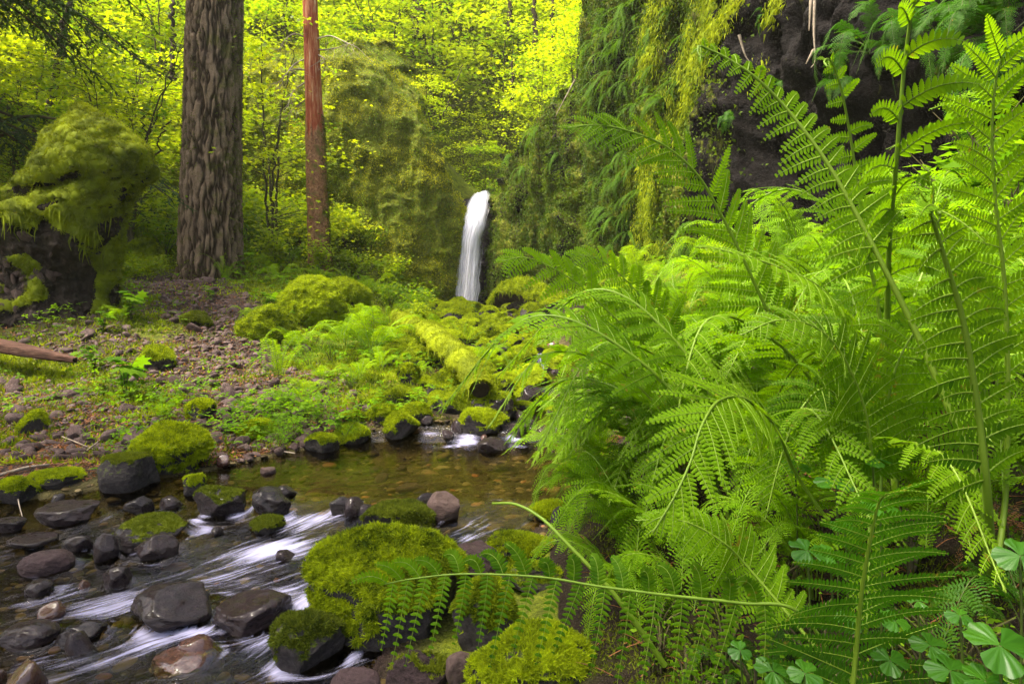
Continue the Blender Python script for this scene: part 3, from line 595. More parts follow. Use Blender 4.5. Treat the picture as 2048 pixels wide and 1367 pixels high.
def arch(L, rise, out_, tipdrop, g):
    """side view of an arching frond of length about L"""
    pts = [(0, 0, 0), (out_ * .12, 0, rise * .45), (out_ * .35, 0, rise * .85), (out_ * .68, 0, rise * 1.0), (out_, 0, rise * 1.0 - tipdrop)]
    p_ = np.array(pts, float); p_[:, 1] += np.array([0, 0, .3, .8, 1.4]) * g.normal() * .06 * L; return p_
FM = [MAT['fern'], MAT['fern_stem']]
FROND = []; gg = np.random.default_rng(21)
for k in range(7):
    ou = gg.uniform(.55, .85); FROND.append(frond(arch(1, gg.uniform(.45, .75), ou, gg.uniform(.12, .35), gg), .21, 19, npl=12, tmpl=PIN, g=gg, stem=.0055, droop=.4, simple=True, fwd=.5, jit=.15).mesh('frond', FM))
HFR = [frond(arch(1, gg.uniform(.45, .7), gg.uniform(.6, .85), gg.uniform(.15, .4), gg), .21, 22, npl=18, tmpl=PIN_H, g=gg, stem=.0055, droop=.35, fwd=.45, jit=.15, tone0=.4 + .1 * k).mesh('frond', FM) for k in range(4)]
FFROND = []
for k in range(5):
    FFROND.append(frond(arch(1, gg.uniform(.35, .6), gg.uniform(.6, .85), gg.uniform(.15, .4), gg), .17, 17, npl=8, tmpl=PIN_S, g=gg, stem=.005, simple=True, plw=1.15).mesh('frond', [MAT['fern_far'], MAT['fern_stem']]))
SFROND = []
for k in range(4):
    SFROND.append(sword(arch(1, gg.uniform(.35, .6), gg.uniform(.65, .85), gg.uniform(.2, .5), gg), .085, 36, gg).mesh('frond', [MAT['fern_far'], MAT['fern_stem_old']]))
DFROND = []
for k in range(4):
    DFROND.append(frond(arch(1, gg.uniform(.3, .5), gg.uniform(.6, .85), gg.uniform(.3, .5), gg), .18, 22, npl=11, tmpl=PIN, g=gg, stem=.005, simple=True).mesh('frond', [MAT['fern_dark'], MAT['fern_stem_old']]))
def fern_clump(loc, n, size, label, group, fr, g, az=None, spread=math.pi, tilt=0.0, name='fern', cat='fern'):
    t_ = thing(name, label, cat, loc, (0, 0, 0), group)
    for k in range(n):
        a = (az + g.uniform(-1, 1) * spread) if az is not None else 2 * math.pi * (k + g.uniform(0, .8)) / n
        s = size * g.uniform(.7, 1.15)
        o = link('frond', fr[g.integers(len(fr))], t_, (math.cos(a) * .03 * size, math.sin(a) * .03 * size, -.02), (g.normal() * .12, tilt + g.normal() * .16, a), (s * g.uniform(.9, 1.1), s * g.uniform(.85, 1.15), s))
    return t_

# ================================================================ BROAD LEAVES, MAPLES
def maple_leaf(lobes=5, teeth=True, fold=.12):
    pts = [(0, 0)]; A = {5: [(-2.1, .62), (-1.0, .92), (0, 1.05), (1.0, .92), (2.1, .62)], 7: [(-2.4, .6), (-1.6, .85), (-.8, .97), (0, 1.03), (.8, .97), (1.6, .85), (2.4, .6)]}[lobes]
    out_ = []
    for k, (a, r) in enumerate(A):
        if k: am = (a + A[k - 1][0]) / 2; out_.append((am, .56 * (r + A[k - 1][1]) / 2 * 1.05))
        else: out_.append((a - .35, .3))
        if teeth: out_ += [(a - .22, r * .74), (a, r), (a + .22, r * .74)]
        else: out_.append((a, r))
    out_.append((A[-1][0] + .35, .3))
    v = [(0, 0, 0)] + [(r * math.cos(a), r * math.sin(a), -fold * r * r * abs(math.sin(a)) - .18 * (r * math.cos(a)) ** 2 * (r > .5)) for a, r in out_]
    n = len(out_); f = np.array([[0, k + 1, k + 2] for k in range(n - 1)]); return np.array(v) - np.array([.0, 0, 0]), [f]
ML5, ML5s, ML7 = maple_leaf(5), maple_leaf(5, False), maple_leaf(7, False)
def leaf_frames(n, g, size, tilt=.35, jit=.3, face=None):
    """mostly level leaves: random heading, small random tilt; optional bias of the blade normal"""
    z = unit(np.array([0, 0, 1.0]) + tilt * g.normal(size=(n, 3)) + (face if face is not None else 0)); a = g.uniform(0, 2 * math.pi, n)
    h = np.stack([np.cos(a), np.sin(a), -.25 + 0 * a], -1); y = unit(np.cross(z, h)); x = np.cross(y, z); s = (size * g.uniform(.6, 1.25, n))[:, None]
    return np.stack([x * s, y * s, z * s], 1)
def vine_maple(seed, h=4.2, nstem=4, nspray=46, per=60, lsize=.062, spread=1.9, tmpl=None, stemr=.035, qmin=.12):
    g = np.random.default_rng(seed); st = MB(); cr = MB(); tips = []
    for k in range(nstem):
        a = 2 * math.pi * k / nstem + g.normal() * .5; hh = h * g.uniform(.75, 1.05); o_ = spread * g.uniform(.3, .8)
        c = catmull([(0.05 * math.cos(a), .05 * math.sin(a), -.3), (o_ * .25 * math.cos(a), o_ * .25 * math.sin(a), hh * .4), (o_ * .6 * math.cos(a + .2), o_ * .6 * math.sin(a + .2), hh * .75), (o_ * math.cos(a + .3), o_ * math.sin(a + .3), hh)], 30)
        c[1:] += .04 * h * .3 * g.normal(size=(29, 3)) * .3; st.tube(c, np.linspace(stemr, .006, 30), 5)
        for j in range(nspray // nstem):
            q = g.uniform(qmin, 1) ** .85; b0 = c[int(q * 29)]; aa = g.uniform(0, 2 * math.pi); L = spread * g.uniform(.35, .85) * (1.15 - .55 * q)
            e = b0 + np.array([math.cos(aa) * L, math.sin(aa) * L, L * g.uniform(-.05, .3)]); bc = catmull([b0, (b0 + e) / 2 + [0, 0, .12 * L], e], 7)
            st.tube(bc, np.linspace(stemr * .3, .003, 7), 3, cap=False); tips.append((e, L, aa)); 
    for e, L, aa in tips:
        n = int(per * g.uniform(.6, 1.4)); rad = L * .75
        u = g.normal(size=(n, 2)) * rad * .45; p_ = np.array([e[0], e[1], e[2]]) + np.stack([u[:, 0], u[:, 1], -.10 * np.hypot(u[:, 0], u[:, 1]) + g.normal(size=n) * .05 * h / 4], -1)
        tl = np.clip(g.normal() * .15 + .5 + g.normal(size=n) * .12, 0, 1)
        tm = tmpl or ML5s; cr.stamp(tm[0], tm[1], p_, leaf_frames(n, g, lsize, .3), tl)
    return st.mesh('trunk', MAT['maple_stem']), cr.mesh('crown', MAT['maple'])
def bush(seed, h=.7, n=900, lsize=.035, mat='maple', tmpl=None, nst=9, spread=.5, tilt=.4):
    g = np.random.default_rng(seed); st = MB(); cr = MB()
    for k in range(nst):
        a = g.uniform(0, 2 * math.pi); e = np.array([math.cos(a) * spread * g.uniform(.2, 1), math.sin(a) * spread * g.uniform(.2, 1), h * g.uniform(.6, 1)])
        c = catmull([(0, 0, -.05), e * [.35, .35, .6], e], 10); st.tube(c, np.linspace(.006, .002, 10), 4, cap=False)
        m = n // nst; q = g.uniform(.3, 1.05, m) ** .8; idx = np.clip((q * 9).astype(int), 0, 9); p_ = c[idx] + g.normal(size=(m, 3)) * [spread * .22, spread * .22, h * .08]
        tm = tmpl or ML5s; cr.stamp(tm[0], tm[1], p_, leaf_frames(m, g, lsize, tilt), np.clip(.5 + g.normal(size=m) * .2, 0, 1))
    return st.mesh('stem', MAT['maple_stem']), cr.mesh('foliage', MAT[mat])
# ================================================================ BACKGROUND TREES
g = np.random.default_rng(5)
VM = [vine_maple(100 + k, h=4.2 + .5 * (k % 3), nspray=56, per=62, lsize=.062) for k in range(4)]
VMF = [vine_maple(140 + k, h=4.6, nspray=60, per=46, lsize=.085, spread=2.2) for k in range(3)]
def put_tree(data, x, y, s, label, group, name='vine_maple', dz=0, lean=(0, 0), cat='tree'):
    t_ = thing(name, label, cat, (x, y, float(H(x, y)) - .1 + dz), (lean[0], lean[1], g.uniform(0, 6.28)), group, s)
    link('trunk', data[0], t_); link('crown', data[1], t_); return t_
LB = 'bright yellow-green vine maple among its kind on the wooded slope behind'
GB = 'vine maples on the slope behind the cliffs and trunks'
spots = []
def rightlim(y): return np.interp(y, [12, 15, 17, 22, 30, 45], [-3, -3, -2, 8, 14, 22])
for y in np.arange(12.6, 44, 1.55):
    st_ = 1.75 + .05 * (y - 12)
    for x in np.arange(-y * .95, rightlim(y), st_):
        xx, yy = x + g.uniform(-.6, .6), y + g.uniform(-.6, .6)
        if (-5.6 if yy > 15.5 else -6.6) < xx < -.2 and yy < 17.6: continue
        if abs(xx + 1) < 1.3 and yy < 20.5: continue
        if -7 < xx < -1.5 and 17.6 <= yy < 21.5 and g.random() < .65: continue
        if xx < -4.5 and yy < 13.4 and xx > -6.2: continue
        spots.append((xx, yy))
for k, (x, y) in enumerate(spots):
    if y < 21: put_tree(VM[k % 4], x, y, g.uniform(.8, 1.15), LB, GB)
    else: put_tree(VMF[k % 3], x, y, g.uniform(.85, 1.25) * (1 + .012 * (y - 21)), LB, GB)
# the ones that stand out
for px, py, Y, s, lab in [(545, 500, 13.2, .95, 'vine maple with sunlit leaves filling the gap between the thick trunk and the red snag'),
                          (250, 520, 12.2, .8, 'low vine maple with bright layered leaves rising between the mossy stump and the thick trunk'),
                          (60, 520, 12.4, .85, 'vine maple whose leaf layers show above the left shoulder of the mossy stump')]:
    q = hit(px, py); put_tree(VM[int(px) % 4], P(px, py, Y)[0], Y, s, lab, None)
for px, Y, z, s, lab in [(755, 18.3, 6.3, .42, 'yellow-lit young maple rooted on the crest of the left cliff spur'), (850, 17.3, 5.1, .40, 'round bright maple leaning over the cliff crest above the waterfall'), (1085, 17.2, 5.0, .5, 'maple with fresh leaves overhanging the right shoulder of the notch'), (1150, 15.4, 5.9, .5, 'green maple on the ledge where the right cliff meets the slope'), (975, 19.3, 3.8, .42, 'small maple filling the notch just above the lip of the waterfall'), (935, 20.2, 4.4, .5, 'maple behind the small one in the notch, glowing above the left cliff edge'), (1020, 20.6, 4.6, .55, 'maple behind the small one in the notch, glowing beside the right cliff shoulder'), (650, 18.0, 6.9, .4, 'young maple on the cliff top beside the red snag')]:
    t_ = put_tree(VMF[int(px) % 3], P(px, 500, Y)[0], Y, s, lab, None); t_.location.z = z - .2
# slender dark trunks seen between the leaves
def pole(px, py0, py1, Y, r, lab, lean=0, mat='bark_dark', name='slender_tree', group=None):
    a = P(px, py1, Y); b = P(px + lean, py0, Y); n = 24; c = np.linspace(a - (b - a) * .15, b, n) + .03 * g.normal(size=(n, 3)) * [1, 1, 0]
    c = c - a; o = tag(link(name, MB().tube(c, np.linspace(r, r * .55, n) * (1 + .08 * g.normal(size=n)), 8).mesh(name, MAT[mat]), None, a), lab, 'tree', group); return o
MAT['bark_dark'] = rock_mat('bark_dark', (.012, .009, .006), (.07, .05, .03), (.8, .95), mossy=.15, scale=5)
for q in [(1069, -40, 115, 20.5, .09, 'dark slim trunk, the thicker of two above the notch'), (1105, -40, 120, 20.5, .06, 'dark slim trunk to the right of its thicker neighbour above the notch'), (1021, -40, 60, 22, .09, 'dark trunk at the top edge above the waterfall notch'),
          (1025, 118, 190, 18.8, .05, 'short pale dead stem among leaves above the waterfall'), (103, -20, 215, 13.5, .085, 'dark leaning trunk behind the mossy stump, under the conifer boughs'), (345, 0, 140, 15, .06, 'thin dark stem just left of the thick trunk top'), (835, -30, 60, 22, .25, 'broad dark brown trunk at the top edge between bright maples')]:
    pole(*q, lean=(40 if q[0] == 103 else 0))
for q in [(890, 130, 220, 17.6, .018, 35), (915, 150, 235, 17.4, .012, 60), (300, 240, 330, 11.6, .02, 40), (310, 230, 330, 11.7, .015, -30)]:
    pole(q[0], q[1], q[2], q[3], q[4], 'thin bare leaning stem among the bright leaves of the slope', q[5], group='thin bare stems', name='sapling_stem')

# ================================================================ CONIFER (upper left boughs)
def conifer(seed, h, nb, blen, lo=.25):
    g = np.random.default_rng(seed); st = MB().tube([(0, 0, -.5), (0, 0, h * .5), (.1, 0, h)], [.16, .1, .02], 8); nd = MB()
    for k in range(nb):
        q = g.uniform(lo, 1); L = blen * (1.1 - .8 * q) * g.uniform(.7, 1.1); a = g.uniform(0, 6.28); b0 = np.array([0, 0, h * q]); dr = np.array([math.cos(a), math.sin(a), 0])
        c = catmull([b0, b0 + dr * L * .5 + [0, 0, .05 * L], b0 + dr * L + [0, 0, -.28 * L]], 14); st.tube(c, np.linspace(.02, .004, 14), 4, cap=False)
        for j in range(3, 14):
            for sd in (1, -1):
                l2 = L * .36 * (1.1 - j / 14) + .08; lat = np.array([-dr[1], dr[0], 0]) * sd; d2 = unit(lat + dr * .6 + np.array([0, 0, -.25 + g.normal() * .1])); n = int(l2 * 90) + 5
                t2 = g.random(n); pp = c[j] + d2 * (t2 * l2)[:, None] + np.array([0, 0, -1]) * (t2 ** 2 * l2 * .2)[:, None]
                zz = unit(d2 * .9 + g.normal(size=(n, 3)) * [.7, .7, .18]); x = unit(np.cross(zz, np.array([0, 0, 1.0]) + .2 * g.normal(size=(n, 3)))); y = np.cross(zz, x); s_ = (.06 * g.uniform(.6, 1.2, n))[:, None]
                nd.stamp(TRI[0], TRI[1], pp, np.stack([x * s_ * .32, y * s_, zz * s_], 1), np.clip(.5 + .2 * g.normal(size=n), 0, 1))
    return st.mesh('trunk', MAT['bark_dark']), nd.mesh('needles', MAT['conifer'])
CON = conifer(3, 9, 95, 3.2)
def put_con(x, y, s, lab, rz=0, z=None, grp=None):
    t_ = thing('conifer', lab, 'tree', (x, y, (float(H(x, y)) if z is None else z) - .2), (0, 0, rz), grp, s); link('trunk', CON[0], t_); link('boughs', CON[1], t_); return t_
put_con(-8.7, 8.8, 1.55, 'dark conifer whose drooping needle boughs hang into the upper left corner', .4, -1.2)
put_con(-8.6, 10.6, 1.7, 'tall conifer behind the nearest hanging boughs at the upper left', 1.1, -1)
put_con(-13.5, 15, 1.0, 'second dark conifer farther up the slope behind the hanging boughs', 2, None)
# unseen maples added outside the frame so their crowns shade the stream (placed where the sun crosses the canopy)
CAN = vine_maple(170, h=9, nstem=3, nspray=95, per=120, lsize=.10, spread=3.6, qmin=.6, stemr=.11)
for x, y, s, ln in [(-7.4, 1.0, .95, .1), (-6.8, -1.4, .95, .1)]:
    t_ = put_tree(CAN, x, y, s, 'unseen tall maple added so its high crown shades the stream', 'unseen maples added to shade the stream', 'shade_maple'); t_.rotation_mode = 'ZYX'; t_.rotation_euler = (0, ln, t_.rotation_euler.z)
    t_.matrix_basis = Matrix.Translation(t_.location) @ Matrix.Rotation(ln, 4, 'Y') @ Matrix.Rotation(g.uniform(0, 6.28), 4, 'Z') @ Matrix.Scale(s, 4)

# ================================================================ BIG FIR TRUNK
def big_trunk():
    a = P(420, 560, 11.0); top = P(431, -60, 11.0); nth, nz = 260, 620; H_ = top[2] - a[2] + 2.0; zz = np.linspace(-.4, H_, nz)[:, None]; th_ = np.linspace(0, 2 * math.pi, nth, endpoint=False)[None]
    rad = np.interp(zz, [-.4, 0, .35, 1.2, 3, H_], [.62, .54, .49, .46, .43, .39]); cx = np.cos(th_); sx = np.sin(th_)
    q = xyz(cx * 4.8, sx * 4.8, zz * 1.7); q = q + .35 * xyz(noise(q * [1, 1, 2.2]), noise(q * [1, 1, 2.2] + 7), 0 * zz + 0 * th_)
    rid = 1 - np.abs(fbm(q, 3)) * 2.6; fur = smooth(.35, .95, rid); pl = fbm(xyz(cx * 9, sx * 9, zz * 7), 3)
    r = rad * (1 + .03 * fbm(xyz(cx * 1.2, sx * 1.2, zz * .6), 2)) - .05 * fur + .026 * pl + .008 * noise(xyz(cx * 30, sx * 30, zz * 22))
    lx = np.interp(zz, [0, H_ - 2], [0, top[0] - a[0]]); V = xyz(lx + r * cx, r * sx, zz); V = np.concatenate([V, V[:, :1]], 1)
    mb = MB().grid(V, flip=True); at_ = np.concatenate([fur, fur[:, :1]], 1); pk = np.concatenate([pl, pl[:, :1]], 1)
    m, t, out = M_('fir_bark'); p = t.nodes.new('ShaderNodeBsdfPrincipled'); v = coords(t, (1, 1, .35)); n1 = ntex(t, v, 9, 5, .7); n2 = ntex(t, coords(t), 3.2, 5, .7); n3 = ntex(t, coords(t), 60, 3, .7)
    c = ramp(t, math_(t, 'ADD', math_(t, 'MULTIPLY', n1, .6), math_(t, 'MULTIPLY', n3, .4)), [(.3, (.080, .058, .036)), (.55, (.23, .16, .10)), (.75, (.38, .28, .19))])
    c = mixc(t, attr(t, 'furrow').outputs['Fac'], c, (.04, .025, .014))
    g1 = t.nodes.new('ShaderNodeNewGeometry'); sp = t.nodes.new('ShaderNodeSeparateXYZ'); t.links.new(coords(t), sp.inputs[0])
    k = math_(t, 'ADD', math_(t, 'MULTIPLY', math_(t, 'SUBTRACT', n2, .52), 5), math_(t, 'MULTIPLY', math_(t, 'ABSOLUTE', sp.outputs[0]), 1.1)); k = math_(t, 'MULTIPLY', math_(t, 'SUBTRACT', k, .38), 1.6, True)
    c = mixc(t, math_(t, 'MULTIPLY', k, .75), c, mixc(t, n3, (.04, .05, .008), (.13, .13, .02)))
    t.links.new(c, p.inputs['Base Color']); p.inputs['Roughness'].default_value = .9; t.links.new(bump(t, math_(t, 'ADD', n1, n3), 1, .03), p.inputs['Normal']); t.links.new(p.outputs[0], out.inputs[0])
    o = thing('fir_tree', 'thick straight fir trunk with deeply furrowed brown bark', 'tree', a); link('trunk', mb.mesh('trunk', m, attrs={'furrow': at_.ravel()}), o)
    gl = np.random.default_rng(8); n = 9000; th2 = gl.uniform(0, 2 * math.pi, n); z2 = gl.uniform(0, H_ - .6, n); wgt = (np.abs(np.cos(th2)) > .8) | (z2 < .3) | (noise(xyz(np.cos(th2) * 2, np.sin(th2) * 2, z2 * 1.5)) > .28)
    th2, z2 = th2[wgt], z2[wgt]; r2 = np.interp(z2, [-.4, 0, .35, 1.2, 3, H_], [.62, .54, .49, .46, .43, .39]) - .01; pts = xyz(np.interp(z2, [0, H_ - 2], [0, top[0] - a[0]]) + r2 * np.cos(th2), r2 * np.sin(th2), z2)
    mm = MB(); tufts(mm, pts, xyz(np.cos(th2), np.sin(th2), 0), .04, gl, .35, .5, .5); link('moss', mm.mesh('moss', MAT['moss_dark']), o)
big_trunk()
# ================================================================ RED SNAG
def snag():
    a = P(640, 535, 12.4); Hh = 6.2; nth, nz = 120, 500; zz = np.linspace(-.5, Hh, nz)[:, None]; th_ = np.linspace(0, 2 * math.pi, nth, endpoint=False)[None]
    kx = P(620, 0, 12.4)[0] - a[0]; kz = P(620, 0, 12.4)[2] - a[2]
    rad = np.interp(zz, [-.5, 0, .3, 2, kz, Hh], [.28, .215, .18, .155, .125, .115]); cx, sx = np.cos(th_), np.sin(th_)
    barkz = P(620, 240, 12.4)[2] - a[2]; bark = smooth(.08, -.12, zz - barkz + .45 * noise(xyz(cx * 1.4, sx * 1.4, zz * 1.3)) + .2 * noise(xyz(cx * 4, sx * 4, zz * 3)))
    bark = np.maximum(bark, 0); st = fbm(xyz(cx * 5, sx * 5, zz * .8), 4)
    r = rad + bark * (.018 + .02 * fbm(xyz(cx * 3, sx * 3, zz * 3), 4)) + .007 * st; V = xyz(np.interp(zz, [0, kz], [0, kx]) + r * cx, r * sx, zz); V = np.concatenate([V, V[:, :1]], 1)
    bk = np.concatenate([bark + 0 * th_, (bark + 0 * th_)[:, :1]], 1)
    m, t, out = M_('red_snag'); p = t.nodes.new('ShaderNodeBsdfPrincipled'); v = coords(t, (1, 1, .08)); n1 = ntex(t, v, 26, 5, .7); n2 = ntex(t, coords(t), 1.4, 3); n3 = ntex(t, coords(t), 24, 4, .7)
    wood = ramp(t, n1, [(.3, (.10, .018, .006)), (.46, (.27, .055, .015)), (.56, (.42, .17, .07)), (.66, (.62, .42, .24))])
    wood = mixc(t, math_(t, 'MULTIPLY', math_(t, 'SUBTRACT', n2, .45), 4, True), wood, (.24, .035, .014))
    brk = ramp(t, n3, [(.3, (.08, .04, .02)), (.55, (.27, .13, .06)), (.7, (.42, .24, .13))]); mk = math_(t, 'MULTIPLY', math_(t, 'SUBTRACT', ntex(t, coords(t), 6, 4), .5), 6, True); brk = mixc(t, mk, brk, (.09, .10, .012))
    t.links.new(mixc(t, attr(t, 'bark').outputs['Fac'], wood, brk), p.inputs['Base Color']); p.inputs['Roughness'].default_value = .6
    t.links.new(bump(t, math_(t, 'ADD', n1, n3), .8, .02), p.inputs['Normal']); t.links.new(p.outputs[0], out.inputs[0])
    o = thing('dead_snag', 'slim dead trunk, peeled red above and barked below, with bare twigs', 'tree', a); link('trunk', MB().grid(V, flip=True).mesh('trunk', m, attrs={'bark': bk.ravel()}), o)
    gl = np.random.default_rng(3); mm = MB(); n = 2500; th2 = gl.normal(size=n) * .5; z2 = gl.uniform(-.1, 2.7, n); r2 = np.interp(z2, [-.5, 0, .3, 2, 6], [.28, .24, .2, .175, .14]); tufts(mm, xyz(np.interp(z2, [0, kz], [0, kx]) + r2 * np.cos(th2), r2 * np.sin(th2), z2), xyz(np.cos(th2), np.sin(th2), 0), .035, gl, .3, .6, .3)
    link('moss', mm.mesh('moss', MAT['moss_dark']), o)
    MAT['twig'] = rock_mat('twig', (.12, .09, .06), (.40, .33, .25), (.7, .9), scale=9)
    for px0, py0, pts in [(610, 75, [(590, 68), (570, 80), (555, 105)]), (612, 118, [(590, 128), (572, 150), (560, 175)]), (610, 165, [(585, 185), (575, 215)]), (610, 200, [(590, 215), (570, 235)]), (635, 78, [(660, 72), (690, 84), (715, 95)]), (637, 100, [(665, 98), (700, 86)]), (637, 110, [(650, 120), (648, 140)]), (612, 140, [(585, 140), (560, 160), (548, 190)])]:
        mt = MB(); Yd = 12.35; c = [P(px0, py0, Yd) - a] + [P(x, y, Yd - .25 * (k + 1) * gl.uniform(-.5, 1.2)) - a for k, (x, y) in enumerate(pts)]; cc = catmull(c, 14); mt.tube(cc, np.linspace(.016, .003, 14), 4)
        for j in range(3, 14, 1):
            e = cc[j] + gl.normal(size=3) * [.16, .1, .05] + [0, 0, -gl.uniform(.05, .3)]; mt.tube(catmull([cc[j], (cc[j] + e) / 2 + gl.normal(size=3) * .04, e], 6), np.linspace(.006, .0015, 6), 3, cap=False)
        link('branch', mt.mesh('branch', MAT['twig']), o)
snag()
# ================================================================ MOSSY STUMP (left)
def stump():
    Y = 8.0; prof = [(660, -40, 250), (620, -40, 246), (560, -25, 240), (500, -15, 248), (450, -10, 250), (430, -30, 254), (400, -5, 262), (370, 30, 282), (340, 62, 306), (320, 76, 308), (300, 90, 302), (280, 102, 284), (260, 116, 256), (240, 128, 222), (228, 140, 198), (221, 152, 176), (219, 160, 168)]
    a = P(100, 640, Y); pr = [(P(0, y, Y)[2] - a[2], P((l + r) / 2, y, Y)[0] - a[0], (r - l) / 2 / FPX * Y) for y, l, r in prof]; pr = np.array(pr)
    nth, nz = 260, 240; zi = np.linspace(pr[0, 0] - .3, pr[-1, 0], nz); cxx = np.interp(zi, pr[:, 0], pr[:, 1])[:, None]; hr = np.interp(zi, pr[:, 0], pr[:, 2])[:, None]; th_ = np.linspace(0, 2 * math.pi, nth, endpoint=False)[None]
    V = xyz(cxx + hr * .97 * np.cos(th_), hr * .8 * np.sin(th_), zi[:, None]); top = smooth(pr[-1, 0] - .12, pr[-1, 0], zi)[:, None]
    nrm = xyz(np.cos(th_) + 0 * zi[:, None], np.sin(th_) + 0 * zi[:, None], 0 * th_); d = -.09 + .15 * fbm(V * 1.7 + 3, 4) + .05 * np.round(fbm(V * 2.6, 2) * 3) / 3 + .06 * fbm(V * 6, 3) 
    # an overhanging brow of moss half way up, rock recess below it
    zz = V[..., 2]; front = smooth(.2, -.6, np.sin(th_)) + 0 * zz; brow = .05 * np.exp(-((zz - 1.05 - .12 * np.cos(th_ * 3)) / .17) ** 2) * front - .14 * np.exp(-((zz - .45) / .32) ** 2) * front - .16 * np.exp(-((zz - 1.45 - .2 * np.cos(th_)) / .10) ** 2) * front * smooth(.8, .2, np.cos(th_))
    V = V + nrm * (d + brow)[..., None] * (1 - .7 * top)[..., None]; V = np.concatenate([V, V[:, :1]], 1); mb = MB().grid(V, flip=True)
    mb.add(np.vstack([V[-1, :-1], V[-1].mean(0)]), [np.stack([np.arange(nth), (np.arange(nth) + 1) % nth, np.full(nth, nth)], -1)])
    o = thing('mossy_stump', 'tall broken rootwad stump with a thick moss cap leaning over dark stony roots', 'stump', a)
    m, t, out = M_('stump_core'); p = t.nodes.new('ShaderNodeBsdfPrincipled'); v = coords(t); n1 = ntex(t, v, 5, 6, .7); n2 = ntex(t, v, 24, 4, .7); vr = t.nodes.new('ShaderNodeTexVoronoi'); vr.inputs['Scale'].default_value = 9; t.links.new(v, vr.inputs[0])
    c = ramp(t, math_(t, 'ADD', math_(t, 'MULTIPLY', n1, .5), math_(t, 'MULTIPLY', n2, .5)), [(.38, (.004, .003, .002)), (.55, (.022, .015, .011)), (.74, (.09, .065, .055))]); t.links.new(c, p.inputs['Base Color']); p.inputs['Roughness'].default_value = .8
    t.links.new(bump(t, math_(t, 'ADD', n1, math_(t, 'MULTIPLY', vr.outputs[0], .8)), 1, .08), p.inputs['Normal']); t.links.new(p.outputs[0], out.inputs[0])
    link('core', mb.mesh('core', m), o)
    Nv = unit(np.cross(np.gradient(V, axis=1), np.gradient(V, axis=0))); Nv *= np.sign((Nv * np.concatenate([nrm, nrm[:, :1]], 1)).sum(-1) + .5 * Nv[..., 2])[..., None]
    gl = np.random.default_rng(12); Pt = V.reshape(-1, 3); Nn = Nv.reshape(-1, 3); zt = Pt[:, 2]
    cov = smooth(1.15, 1.4, zt + .75 * fbm(Pt * 2.4, 4) + .7 * smooth(-.1, -.7, Pt[:, 0]) - .2 * (Nn[:, 2] < -.25)) + .85 * (noise(Pt * 2.6 + 5) > .25) * (zt > .1) + .9 * smooth(-.75, -1.0, Pt[:, 0] + .2 * noise(Pt * 3)) + .6 * (Pt[:, 0] > .62) * (noise(Pt * 3.3) > -.1)
    cov = np.clip(cov, 0, 1) * (Nn[:, 2] > -.75); 
    sh = MB(); lum = .045 * (1 + 1.2 * fbm(Pt * 4.5, 3)) * cov - .03 * (1 - cov); SV = (Pt + Nn * lum[:, None]).reshape(V.shape); sh.grid(SV, tone=(.35 + .4 * fbm(Pt * 3, 3)), mask=(cov.reshape(V.shape[:2]) > .3)[:-1, :-1], flip=True)
    tv, tf_, hf = SV[-1], None, None
    sh.add(np.vstack([SV[-1, :-1], SV[-1].mean(0) + [0, 0, .03]]), [np.stack([np.arange(nth), (np.arange(nth) + 1) % nth, np.full(nth, nth)], -1)], .5)
    k = gl.choice(len(Pt), 70000, p=cov / cov.sum()); pts = SV.reshape(-1, 3)[k] + gl.normal(size=(70000, 3)) * .012; tn = np.clip(.45 + .55 * fbm(pts * 3, 3) + gl.normal(size=len(k)) * .14, 0, 1)
    tufts(sh, pts, Nn[k], .026, gl, .28, .6, .35, tone=tn)
    # hanging beards under the brow
    k = np.where((cov > .4) & (zt > .75) & (zt < 1.25) & (Nn[:, 1] < .2))[0]; k = gl.choice(k, 120); bp = SV.reshape(-1, 3)[k]
    for b_ in bp: sh.tube(catmull([b_, b_ + [gl.normal() * .02, -.03, -.08], b_ + [gl.normal() * .03, -.02, -gl.uniform(.1, .26)]], 5), np.linspace(.012, .002, 5), 3, gl.uniform(.2, .6), cap=False)
    link('moss', sh.mesh('moss', MAT['moss_olive']), o)
    # stones held in the root mass
    for j in range(70):
        th1 = gl.uniform(-2.9, -.2); z1 = gl.uniform(.05, .95); ix = int(np.clip((z1 - zi[0]) / (zi[-1] - zi[0]) * nz, 0, nz - 1)); it = int((th1 % (2 * math.pi)) / (2 * math.pi) * nth); q = V[ix, it]
        if q[0] > .35 : continue
        s_ = gl.uniform(.02, .06); link('stone', SCREE[j % len(SCREE)], o, q, tuple(gl.uniform(0, 6, 3)), (s_ * 1.5, s_, s_ * .5))
SCREE = [MB().add(*(lambda vf: (vf[0], [vf[1]]))(rock_shape(300 + k, 2, 11, .08))).mesh('scree_stone', MAT['scree'], smooth_=False) for k in range(8)]
stump()
